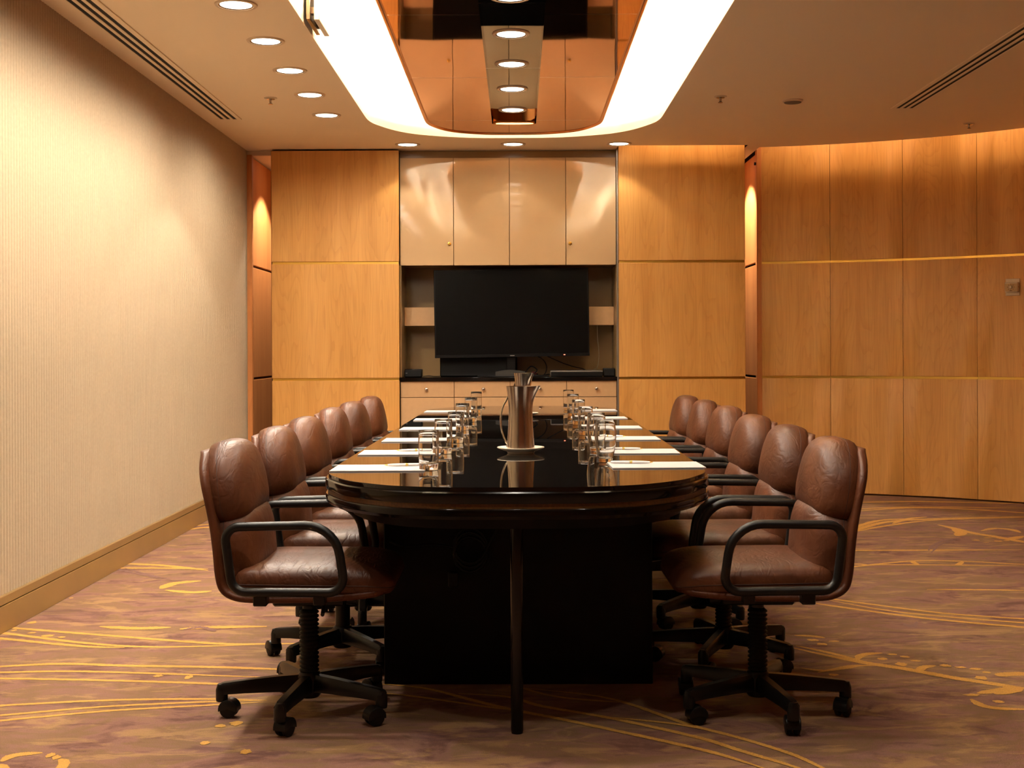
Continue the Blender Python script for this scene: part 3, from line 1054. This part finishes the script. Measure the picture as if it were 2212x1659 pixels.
# television
TVY = 10.085
tvx, tvz = (1105.5 - VX) / F * TVY, CH + (VY - 675.8) / F * TVY
tv = thing('television', 'large flat black television standing on the counter, tilted slightly', 'television', (tvx, TVY, .911))
tr = -.0120
dz = tvz - .911
TW, TH = 1.204, .686
obj('housing', MB().rbox(-TW / 2, TW / 2, 0, .035, -TH / 2, TH / 2, .004), 'tv_frame', tv, (0, 0, dz), (0, tr, 0))
obj('back_bulge', MB().rbox(-.36, .36, .035, .075, -.26, .12, .01), 'tv_frame', tv, (0, 0, dz), (0, tr, 0))
obj('screen', MB().rbox(-TW / 2 + .011, TW / 2 - .011, -.0015, .003, -TH / 2 + .024, TH / 2 - .011, .001, 1), 'tv', tv, (0, 0, dz), (0, tr, 0))
bz = obj('lower_bezel', MB().rbox(-TW / 2, TW / 2, -.0045, .004, -TH / 2, -TH / 2 + .022, .001, 1), 'tv_frame', tv, (0, 0, dz), (0, tr, 0))
lg = MB()
for k in range(7):                            # a word mark of seven blurred letters
    lg.box(-.017 + k * .0050, -.017 + k * .0050 + .0036, -.0056, -.0044, -TH / 2 + .0075, -TH / 2 + .0135)
obj('wordmark', lg, 'logo', bz, smooth=False)
obj('standby_light', MB().rbox(.400, .412, -.0056, -.0044, -TH / 2 + .009, -TH / 2 + .014, .0005, 1), 'led', bz)
obj('stand_neck', MB().rbox(-.04, .03, .03, .055, .006, dz - .15, .004), 'tv_frame', tv)
obj('stand_base', MB().rbox(-.27, .29, -.085, .12, 0, .008, .003), 'tv_frame', tv)
obj('stand_cover', MB().loft([[(x, y, z) for x, z in [(-.115, .008), (.115, .008)] + [(.115 - .23 * i / 12, .040 + .014 * math.sin(PI * i / 12)) for i in range(13)]] for y in (-.02, .03)]), 'grey_plastic', tv, (-.012, 0, 0))


def blackbox(name, label, cat, x0, x1, y0, y1, h, mat, extra=None):
    c = ((x0 + x1) / 2, (y0 + y1) / 2, .911)
    t = thing(name, label, cat, c)
    obj('case', MB().rbox(-(x1 - x0) / 2, (x1 - x0) / 2, -(y1 - y0) / 2, (y1 - y0) / 2, 0, h, .006), mat, t)
    return t


px = lambda x, y: (x - VX) / F * y
s = blackbox('center_speaker', 'wide black loudspeaker box on the counter below the television', 'speaker', px(951, 10.25), px(1117, 10.25), 10.215, 10.42, .158, 'black_matte')
obj('front_grille', MB().rbox(-.298, .298, -.108, -.1025, .006, .152, .002), 'rubber', s)
s = blackbox('satellite_speaker', 'small black cube loudspeaker at the left end of the counter', 'speaker', px(874, 10.1), px(912, 10.1), 10.06, 10.17, .062, 'plastic')
obj('front_grille', MB().rbox(-.062, .062, -.060, -.0552, .005, .057, .002), 'rubber', s)
obj('badge', MB().box(-.058, -.044, -.0612, -.0602, .030, .034), 'silver_plastic', s, smooth=False)
s = blackbox('satellite_speaker', 'small black loudspeaker at the right end of the counter beside the player', 'speaker', px(1303, 10.1), px(1303, 10.1) + .09, 10.07, 10.17, .064, 'plastic')
obj('front_grille', MB().rbox(-.040, .040, -.055, -.0502, .005, .058, .002), 'rubber', s)
y = 10.04
s = blackbox('disc_player', 'slim dark disc player with a silver front edge on the counter', 'player', px(1190, y), px(1302, y), y, y + .26, .048, 'grey_plastic')
obj('silver_edge', MB().rbox(-.200, .200, -.134, -.1295, .036, .046, .002), 'silver_plastic', s)
obj('front_panel', MB().rbox(-.198, .198, -.1325, -.1292, .004, .035, .001), 'plastic', s)
obj('side_cap', MB().rbox(-.2045, -.200, -.134, -.10, .006, .044, .001), 'silver_plastic', s)
obj('disc_drawer_line', MB().box(-.064, -.061, -.1332, -.1324, .006, .034), 'rubber', s, smooth=False)


def cable(name, label, pts, rad, mat):
    c = (pts[0][0], pts[0][1], min(p[2] for p in pts))
    mb = MB().tube(crom(pts, 7), rad, 7)
    return tag(obj(name, wob(mb, c), mat, None, c), label, 'cable')


cable('power_cable', 'thin pale cable hanging from the rail right of the television', [(px(1290, 10.24), 10.235, 1.315), (px(1291, 10.24), 10.24, 1.20), (px(1294, 10.24), 10.25, 1.08), (px(1290, 10.24), 10.25, .98), (px(1284, 10.24), 10.335, .96), (px(1280, 10.24), 10.36, .916)], .0028, 'cable_white')
cable('signal_cable', 'black cable drooping from the television to the disc player', [(.15, 10.13, 1.12), (.22, 10.17, 1.075), (.34, 10.28, 1.02), (.44, 10.34, .985), (.52, 10.35, .965), (.58, 10.33, .93), (.62, 10.33, .916)], .004, 'rubber')
cable('signal_cable', 'black cable looping below the television beside the wide speaker', [(.06, 10.14, 1.10), (.14, 10.2, 1.075), (.20, 10.24, 1.04), (.225, 10.26, .99), (.22, 10.27, .945), (.20, 10.28, .917)], .0038, 'rubber')
cable('signal_cable', 'tangled black cable lying behind the television stand', [(.05, 10.2, .93), (.10, 10.24, .99), (.15, 10.22, .96), (.12, 10.2, .925), (.18, 10.2, .918), (.24, 10.24, .925), (.27, 10.24, .918)], .005, 'rubber')
cable('signal_cable', 'thin black cable on the counter beside the small left speaker', [(px(912, 10.1) + .004, 10.13, .915), (-.70, 10.15, .920), (-.66, 10.16, .915), (-.615, 10.2, .915)], .003, 'rubber')
rp_ = thing('plug_adapter', 'small dark red connector among the cables below the television', 'connector', (px(1153, 10.25), 10.25, .911))
obj('plug', MB().rbox(-.018, .018, -.015, .015, .0, .036, .004), 'red', rp_)
obj('strain_relief', MB().tube([(.017, 0, .02), (.034, 0, .016)], .005, 8), 'rubber', rp_)

# thermostat on the curved wall
tht = 40.2
tx, ty = arc_pt(AR, tht)
th = thing('thermostat', 'ivory wall thermostat with a round dial on the curved wood wall', 'thermostat', (tx, ty, 1.496), -R(tht))
obj('back_plate', MB().rbox(-.050, .050, -.008, 0.003, 0, .122, .002), 'ivory', th)
obj('cover', MB().rbox(-.046, .046, -.036, -.008, .024, .096, .003), 'ivory', th)
obj('dial_face', MB().rbox(-.044, .044, -.0375, -.0355, .030, .086, .0008, 1), 'ivory_dark', th)
obj('dial_knob', MB().lathe([(.0, .012), (.009, .012), (.011, .009), (.012, 0)], 20), 'ivory', th, (-.002, -.0372, .060), (PI / 2, 0, 0))
tk = MB()
for k in range(8):
    a = PI / 4 * k
    cx_, cz_ = -.002 + .023 * math.cos(a), .060 + .021 * math.sin(a)
    tk.box(cx_ - .0022, cx_ + .0022, -.0385, -.0376, cz_ - .0022, cz_ + .0022)
tk.box(-.012, .008, -.0385, -.0376, .033, .036)
obj('dial_marks', tk, 'print', th, smooth=False)
obj('side_switch', MB().rbox(.046, .0485, -.026, -.018, .058, .066, .0008, 1), 'chrome', th)

# ------------------------------------------------------------------ conference table
TZ = .747
TA = -.0075                                    # slight turn of the table
T0 = (.010, 6.117, 0)
table = thing('conference_table', 'long black lacquered conference table with bowed ends and burl inlay', 'table', T0, TA)
TEND = [(0, 0), (.184, .007), (.325, .050), (.403, .105), (.489, .200), (.55, .325), (.585, .43), (.598, .58), (.600, .85)]


def t_outline(off=0.0, n=5):
    half = crom(TEND, n)
    q = [(p[0], 2.545 - p[1]) for p in half]
    right = q + [(x, -y) for x, y in reversed(q)]
    full = right + [(-x, y) for x, y in reversed(right)][1:-1]
    if not off:
        return full
    out = []
    m = len(full)
    for i in range(m):
        t = (Vector(full[(i + 1) % m]) - Vector(full[i - 1])).normalized()
        nr = Vector((t.y, -t.x))
        p = Vector(full[i])
        if nr.dot(p - Vector((0, max(-1.7, min(1.7, p.y))))) < 0:
            nr = -nr
        out.append((p.x - nr.x * off, p.y - nr.y * off))
    return out


def t_band(prof):
    rings = []
    for off, z in prof:
        rings.append([(x, y, z) for x, y in t_outline(off)])
    return rings


top_o = t_outline(.004)
for y0, y1 in ((-3, -1.157), (-1.157, 1.157), (1.157, 3)):
    poly = clip_half(clip_half(top_o, y0 + .0006, True), y1 - .0006, False)
    rings = [[(x, y, z) for x, y in poly] for z in (TZ - .012, TZ - .0012)]
    cy_ = sum(p[1] for p in poly) / len(poly)
    rings.append([(x * .9985, cy_ + (y - cy_) * .9992, TZ) for x, y in poly])
    obj('tabletop_section', MB().loft(rings), 'black_lacquer', table, ang=25)
obj('upper_edge', MB().loft(t_band([(.03, TZ - .012), (-.002, TZ - .0125), (-.006, TZ - .016), (-.006, TZ - .040), (-.003, TZ - .045), (.02, TZ - .046)])), 'black_edge', table)
obj('burl_inlay', MB().loft(t_band([(.03, TZ - .046), (.002, TZ - .046), (.002, TZ - .060), (.03, TZ - .060)])), 'burl', table)
obj('lower_edge', MB().loft(t_band([(.03, TZ - .060), (-.003, TZ - .0605), (-.006, TZ - .065), (-.005, TZ - .080), (.004, TZ - .090), (.03, TZ - .094)])), 'black_edge', table)
obj('apron', MB().loft(t_band([(.075, TZ - .094), (.08, TZ - .125)])), 'black_matte', table)
obj('pedestal', MB().rbox(-.14, .14, -1.70, 1.70, 0, TZ - .094, .003), 'black_matte', table)
for sy in (-1, 1):
    obj('end_panel', MB().rbox(-.452, .452, -1.755 if sy < 0 else 1.87, -1.70 if sy < 0 else 1.925, 0, TZ - .094, .003), 'black_matte', table)
for sy in (-1, 1):
    obj('leg', MB().lathe([(.0, 0.0), (.017, 0.0), (.0185, .01), (.0185, TZ - .095)], 20), 'black_edge', table, (.0, sy * 2.305, 0))
# cable hanging under the table edge
cb = thing('cable_bundle', 'coiled black cable hanging under the near end of the table', 'cable', (-.16, 4.30, .34))
cr = []
for i in range(46):
    a = 2 * PI * i / 15
    cr.append((.055 * math.cos(a), .004 * math.sin(i * 1.7), .10 + .062 * math.sin(a) + .001 * i))
obj('coil', MB().tube(cr, .0055, 6), 'rubber', cb)
obj('tail', MB().tube(crom([(.05, 0, .12), (.09, .0, .20), (.11, .01, .27), (.13, .02, .315)], 5), .0055, 6), 'rubber', cb)
obj('tail', MB().tube(crom([(-.05, 0, .13), (-.12, .0, .14), (-.22, .01, .135), (-.27, .02, .15)], 5), .0045, 6), 'rubber', cb)
obj('plug', MB().rbox(-.075, -.04, -.012, .012, .0, .05, .004), 'rubber', cb)


def on_table(x, y):
    """point of the table top seen at photo pixel column x, depth y"""
    return (px(x, y), y, TZ)


# ------------------------------------------------------------------ swivel chairs
def pad(outline, prof, mapf):
    cu_, cv_ = sum(p[0] for p in outline) / len(outline), sum(p[1] for p in outline) / len(outline)
    rings = [[mapf(cu_ + (u - cu_) * sc, cv_ + (v - cv_) * sc, t) for u, v in outline] for sc, t in prof]
    return MB().loft(rings)


def make_chair(bellows=True):
    c = thing('swivel_chair', 'x', 'chair')
    # shell: swept plate, back top -> seat front
    path = crom([(-.308, .824), (-.299, .780), (-.280, .70), (-.262, .61), (-.252, .53), (-.246, .465), (-.232, .418), (-.195, .390), (-.13, .380), (0, .380), (.12, .384), (.22, .394), (.262, .404)], 4)
    k = len(path)
    rings = []
    for i, p in enumerate(path):
        a, b = path[max(i - 1, 0)], path[min(i + 1, k - 1)]
        t = (b - a).normalized()
        nr = Vector((-t.y, t.x))             # towards the sitter
        if nr.dot(Vector((0.0, .6)) - p) < 0:
            nr = -nr
        s_ = i / (k - 1)
        hw = .236
        if p.y > .70 and s_ < .4:
            hw = .236 - .10 * ((p.y - .70) / .12) ** 2.4
        if s_ > .9:
            hw = .236 - .03 * ((s_ - .9) / .1) ** 2
        th_ = .034 if 1 < i < k - 1 else (.014 if i == 0 else .028)
        sec = []
        for j in range(20):
            an = 2 * PI * j / 20
            cu_, su_ = math.cos(an), math.sin(an)
            e = lambda q, w_: math.copysign(abs(q) ** w_, q)
            sec.append((p.x + nr.x * (th_ / 2 + e(su_, .6) * th_ / 2) + nr.x * .0, e(cu_, .35) * hw, p.y + nr.y * (th_ / 2 + e(su_, .6) * th_ / 2)))
        rings.append(sec)
    obj('shell', MB().loft(rings), 'leather_shell', c, ang=60)
    # upper back cushion
    tl = R(11)
    up, fw = Vector((-math.sin(tl), 0, math.cos(tl))), Vector((math.cos(tl), 0, math.sin(tl)))

    def cushion(name, base, out, prof, tlt, seam_t):
        up, fw = Vector((-math.sin(tlt), 0, math.cos(tlt))), Vector((math.cos(tlt), 0, math.sin(tlt)))

        def mp(u, v, t):
            return Vector(base) + up * v + fw * (t - 0.28 * u * u * 0) + Vector((0, u, 0))
        o = obj(name, pad(out, prof, mp), 'leather', c, ang=70)
        obj('seam_piping', MB().tube([mp(u * 1.002, v_c(out) + (v - v_c(out)) * 1.002, seam_t) for u, v in out], .0015, 6, True), 'stitch', o)
        return o

    def v_c(out):
        return sum(p[1] for p in out) / len(out)
    head = rrect(.430, .242, (.165, .165, .060, .060), 10, (0, .121))
    cushion('head_cushion', (-.250, 0, .605), head, [(sc_, t_ * .885) for sc_, t_ in [(.02, -.004), (.6, -.003), (.90, 0), (.97, .006), (1.0, .020), (1.008, .036), (1.004, .052), (.990, .068), (.962, .084), (.92, .098), (.86, .110), (.78, .119), (.66, .126), (.48, .131), (.25, .134), (.02, .135)]], R(9.5), .036)
    lum = rrect(.426, .236, (.105, .105, .05, .05), 10, (0, .118))
    cushion('lumbar_cushion', (-.243, 0, .425), lum, [(.02, 0), (.7, .001), (.93, .005), (.99, .016), (1.003, .034), (1.002, .052), (.985, .070), (.95, .087), (.895, .102), (.81, .114), (.68, .123), (.48, .129), (.25, .132), (.02, .133)], R(5), .040)
    # seat cushion
    seat = rrect(.475, .470, (.075, .05, .05, .075), 7, (.045, 0))
    so = MB()
    prof = [(.02, .404), (.8, .405), (.955, .410), (.99, .420), (1.0, .436), (1.0, .446), (.99, .462), (.965, .474), (.91, .484), (.75, .491), (.45, .493), (.02, .492)]

    def ms_(u, v, z):
        f = max(0.0, (u - .12) / .16)
        return (u, v, z - .018 * f * f * (1 if z > .43 else .3))
    so = obj('seat_cushion', pad(seat, prof, ms_), 'leather', c, ang=70)
    obj('seam_piping', MB().tube([ms_(.045 + (u - .045) * 1.002, v * 1.002, .441) for u, v in seat], .0015, 6, True), 'stitch', so)
    # arm loops
    loop = fillet([(-.178, .427), (-.203, .616), (.120, .621), (.150, .424)], (.045, .040, .100, .042), 7)
    for sy in (-1, 1):
        a = obj('armrest', MB().tube([(x, sy * .272, z) for x, z in loop], .0148, 10, True, .9, (0, 1, 0)), 'arm', c, ang=60)
        obj('arm_bracket', MB().rbox(-.120, -.080, min(sy * .19, sy * .268), max(sy * .19, sy * .268), .384, .416, .003), 'plastic', a)
        obj('arm_bracket', MB().rbox(.055, .090, min(sy * .19, sy * .268), max(sy * .19, sy * .268), .386, .416, .003), 'plastic', a)
    # underside mechanism
    me_ = obj('mechanism', MB().rbox(-.10, .12, -.075, .075, .345, .382, .006), 'plastic', c)
    obj('tilt_lever', MB().tube([(.06, -.07, .362), (.07, -.17, .356), (.075, -.22, .350)], .006, 8), 'plastic', me_)
    obj('tension_knob', MB().tube([(.118, 0, .356), (.150, 0, .352)], .019, 12), 'plastic', me_)
    if bellows:
        obj('piston', MB().lathe([(.0, .31), (.020, .31), (.020, .348), (.0, .348)], 16), 'plastic', c)
        pr = [(.022, .128)]
        for i in range(15):
            z = .130 + i * .0128
            pr += [(.0255, z), (.0305, z + .004), (.0305, z + .0075), (.0255, z + .011)]
        pr += [(.020, .326)]
        obj('bellows', MB().lathe(pr, 20, cap0=True, cap1=True), 'rubber', c, ang=80)
    else:
        obj('column', MB().lathe([(.0, .12), (.027, .12), (.027, .30), (.022, .302), (.022, .348), (.0, .348)], 20), 'plastic', c)
    obj('hub', MB().lathe([(.0, .052), (.030, .052), (.036, .060), (.038, .118), (.030, .130), (.0, .130)], 20), 'plastic', c)
    # five legs, casters below their ends
    legm = MB()
    rings = []
    for x, zt, hh, ww in ((.020, .124, .052, .020), (.10, .120, .046, .019), (.20, .112, .038, .0175), (.262, .106, .034, .017), (.276, .100, .026, .015)):
        rings.append([(x, ww * cx_, zt - hh / 2 + hh / 2 * sz_) for cx_, sz_ in ((-1, -1), (1, -1), (1, .45), (.6, 1), (-.6, 1), (-1, .45))])
    legm.loft(rings)
    legm.lathe([(.0, .050), (.0175, .050), (.0185, .056), (.0185, .085), (.013, .102), (.0, .104)], 14, (.266, 0, 0))
    lm_ = legm.mesh('base_leg')
    hood = MB()
    hr = []
    for yy in (-.0225, -.0205, .0205, .0225):
        rr = .030 if abs(yy) < .022 else .027
        arc = [(-.024 + rr * math.cos(a), yy, .027 + rr * math.sin(a)) for a in [R(-10 + 200 * i / 12) for i in range(13)]]
        hr.append(arc + [(-.024, yy, .030)])
    hood.loft(hr)
    hood.lathe([(.0, .050), (.010, .050), (.011, .060), (.0, .062)], 10)
    hm_ = hood.mesh('caster_hood')
    wm_ = MB().lathe([(.0, -.0085), (.021, -.0085), (.0255, -.006), (.0265, 0), (.0255, .006), (.021, .0085), (.0, .0085)], 20).mesh('caster_wheel')
    for i in range(5):
        l = link('base_leg', lm_, 'plastic', c, (0, 0, 0), (0, 0, 2 * PI * i / 5))
        sw = random.uniform(0, 2 * PI)
        link('caster_hood', hm_, 'plastic', l, (.266, 0, 0), (0, 0, sw))
        for sy in (-1, 1):
            q = Matrix.Rotation(sw, 3, 'Z') @ Vector((-.024, sy * .0125, .0267))
            link('caster_wheel', wm_, 'rubber', l, (.266 + q.x, q.y, q.z), (PI / 2, 0, sw))
    return c


proto = make_chair(True)
proto2 = make_chair(False)
LCH = [(-.653, 4.03, 0, 44.6), (-.640, 4.70, 1.5, 20), (-.645, 5.36, -1, 60), (-.655, 6.20, 2, 10), (-.650, 6.90, -2, 33), (-.640, 7.68, 0, 50)]
RCH = [(.739, 4.02, 0, 66), (.735, 4.66, -1, 30), (.745, 5.38, 1, 12), (.768, 6.20, 1, 55), (.765, 6.94, -1, 5), (.755, 7.60, 1.5, 40)]
NTH = ['nearest the camera', 'second from the camera', 'third from the camera', 'fourth from the camera', 'fifth from the camera', 'farthest from the camera']
used = [False, False]
for side, rows in (('ribbed fabric wall', LCH), ('curved wood wall', RCH)):
    for k, (x, y, yaw, ba) in enumerate(rows):
        left = side[0] == 'r'
        pi_ = 1 if (left and k == 1) else 0
        src = (proto, proto2)[pi_]
        ch_ = src if not used[pi_] else copy_tree(src)
        used[pi_] = True
        rz = R(yaw) + (0 if left else PI)
        ch_.location = (x, y, 0)
        ch_.rotation_euler = (0, 0, rz)
        legs = [q for q in ch_.children if q.name.startswith('base_leg')]
        for i, l in enumerate(legs):
            l.rotation_euler = (0, 0, R(ba + 72 * i) - rz)
        tag(ch_, f'brown leather swivel chair on the {side} side, {NTH[k]}', 'chair', f'swivel chairs on the {side} side')

# ------------------------------------------------------------------ things on the table
padm = MB().rbox(-.1485, .1485, -.105, .105, 0, .0035, .0006, 1).mesh('paper_stack')
topm = MB().box(-.1480, .1480, -.1045, .1045, .0035, .0039).mesh('top_sheet', False)
PL = [(4.045, -.591), (4.660, -.579), (5.317, -.563), (6.090, -.560), (6.885, -.560), (7.780, -.566)]
PR = [(4.108, .594), (4.672, .585), (5.367, .590), (6.130, .588), (6.990, .590), (7.870, .602)]
NP_ = ['nearest', 'second', 'third', 'fourth', 'fifth', 'farthest']
for side, rows, sg in (('left', PL, 1), ('right', PR, -1)):
    for k, (yn, xe) in enumerate(rows):
        t = thing('notepad', f'{NP_[k]} white paper pad on the {side} side of the table', 'notepad', (xe + sg * .1485, yn + .107, TZ + .0002), R(random.uniform(-1.2, 1.2)), 'white notepads')
        link('paper_stack', padm, 'paper_edge', t)
        link('top_sheet', topm, 'paper', t)

bar = MB().lathe([(.0, -.066), (.0032, -.066), (.0042, -.060), (.0046, -.02), (.0046, .030), (.0038, .052), (.0026, .062)], 12, cap1=True).mesh('barrel')
tipm = MB().lathe([(.0026, .062), (.0016, .068), (.0007, .072)], 10, cap0=True, cap1=True).mesh('gold_tip')
bandm = MB().lathe([(.0048, -.004), (.0051, -.003), (.0051, .003), (.0048, .004)], 12).mesh('gold_band')
clipm = MB().rbox(-.0012, .0012, -.0066, -.0054, -.060, -.022, .0003, 1).mesh('gold_clip')


def pen(x, y, ang, label):
    t = thing('ballpoint_pen', label, 'pen', (x, y, TZ + .0090), 0, 'pens on the notepads')
    rot = (PI / 2, 0, ang)
    for nm, me, mt in (('barrel', bar, 'pen'), ('gold_tip', tipm, 'gold'), ('gold_band', bandm, 'gold'), ('gold_clip', clipm, 'gold')):
        link(nm, me, mt, t, (0, 0, 0), rot)


pen(px(878, 4.20), 4.195, R(-80), 'white and gold pen on the nearest left notepad')
pen(px(898, 4.80), 4.80, R(-82), 'white and gold pen on the second left notepad')
pen(px(1362, 4.255), 4.255, R(84), 'white and gold pen on the nearest right notepad')
pen(px(1346, 4.83), 4.83, R(86), 'white and gold pen on the second right notepad')
pen(px(1315, 5.53), 5.53, R(70), 'white and gold pen on the third right notepad')


def tumbler(prof, inner, n=32):
    return MB().lathe(prof + inner, n).mesh('glass_body')


def glass_profile(H, rb, rm, rt, base):
    out = [(0, 0), (rb * .8, 0), (rb * .97, .001), (rb, .004)]
    for i in range(1, 9):
        t = i / 8
        r = rb + (rm - rb) * math.sin(min(1, t * 1.6) * PI / 2) if t < .62 else rm + (rt - rm) * ((t - .62) / .38) ** 1.4
        out.append((r, .004 + (H - .005) * t))
    wall = .0014
    H_ = out[-1][1]
    top = [(out[-1][0] - wall * .25, H), (out[-1][0] - wall * .75, H), (out[-1][0] - wall, H_)]
    inn = top + [(max(r - wall, .001), z) for r, z in reversed(out[4:-1]) if z > base + .004]
    inn += [(inn[-1][0] - .002, base + .001), (inn[-1][0] * .6, base - .001), (0, base - .0015)]
    return out, inn


g_straight = tumbler(*glass_profile(.126, .0300, .0330, .0322, .020))
g_barrel = tumbler(*glass_profile(.142, .0235, .0365, .0320, .014))
GL = [(925, 4.10), (957, 4.74), (984, 5.28), (998.5, 6.10), (1017, 6.80), (1028.5, 7.75)]
GR = [(1307, 4.36), (1287.5, 4.82), (1264, 5.72), (1249, 6.50), (1237, 7.28), (1227.5, 8.02)]
for side, rows in (('left', GL), ('right', GR)):
    for k, (xx, yy) in enumerate(rows):
        big = side == 'right' and k < 2
        kind = 'barrel-shaped' if big else 'straight'
        nth = NP_[k] if not big else ('front', 'rear')[k]
        p = on_table(xx, yy)
        o = link('drinking_glass', g_barrel if big else g_straight, 'glass', None, (p[0], p[1], TZ + .0003))
        tag(o, f'{nth} {kind} clear tumbler in the {side} row on the table', 'glass', 'water tumblers on the table')


# steel water jugs on saucers
def make_jug():
    t = thing('water_jug', 'x', 'jug')
    n = 40
    rings = []
    H = .238
    for i in range(25):
        z = H * i / 24
        q = i / 24
        r = .0525 - .0085 * math.sin(PI * min(1, q / .62) * .5) ** 1.0 if q < .62 else .044 + .0085 * ((q - .62) / .38) ** 1.7
        ring = []
        for j in range(n):
            a = 2 * PI * j / n
            lip = max(0, math.cos(a)) ** 14 * .021 * max(0, (q - .70) / .30) ** 1.6
            ring.append(((r + lip) * math.cos(a), (r + lip) * math.sin(a), z + .002 * max(0, math.cos(a)) ** 14 * max(0, (q - .9) / .1)))
        rings.append(ring)
    inner = [[(x * .965, y_ * .965, z) for x, y_, z in rg] for rg in reversed(rings[10:])]
    obj('body', MB().loft(rings + inner), 'steel', t, ang=60)
    hp = crom([(-.047, 0, .200), (-.052, 0, .188), (-.066, 0, .160), (-.0735, 0, .118), (-.070, 0, .075), (-.058, 0, .040), (-.0495, 0, .026), (-.0505, 0, .016)], 5)
    obj('handle', MB().tube(hp, .0036, 8, False, 2.0, None), 'steel', t, ang=60)
    return t


jug = make_jug()
sau = MB().lathe([(.0, .006), (.030, .006), (.042, .0065), (.050, .010), (.082, .0205), (.0865, .0225), (.087, .0205), (.082, .0175), (.052, .0065), (.048, .0), (.040, .0), (.038, .003), (.0, .003)], 40).mesh('saucer')
for k, (xx, yy, lab) in enumerate(((1124, 4.75, 'nearer'), (1130, 7.30, 'farther'))):
    p = on_table(xx, yy)
    s = link('saucer', sau, 'ceramic', None, (p[0], p[1], TZ + .0003))
    tag(s, f'white ceramic saucer under the {lab} steel jug', 'saucer', 'saucers on the table')
    j = jug if k == 0 else copy_tree(jug)
    j.location = (p[0], p[1], TZ + .0072)
    j.rotation_euler = (0, 0, R(-6 if k == 0 else -38))
    tag(j, f'{lab} tall brushed steel water jug on the table', 'jug', 'steel water jugs')
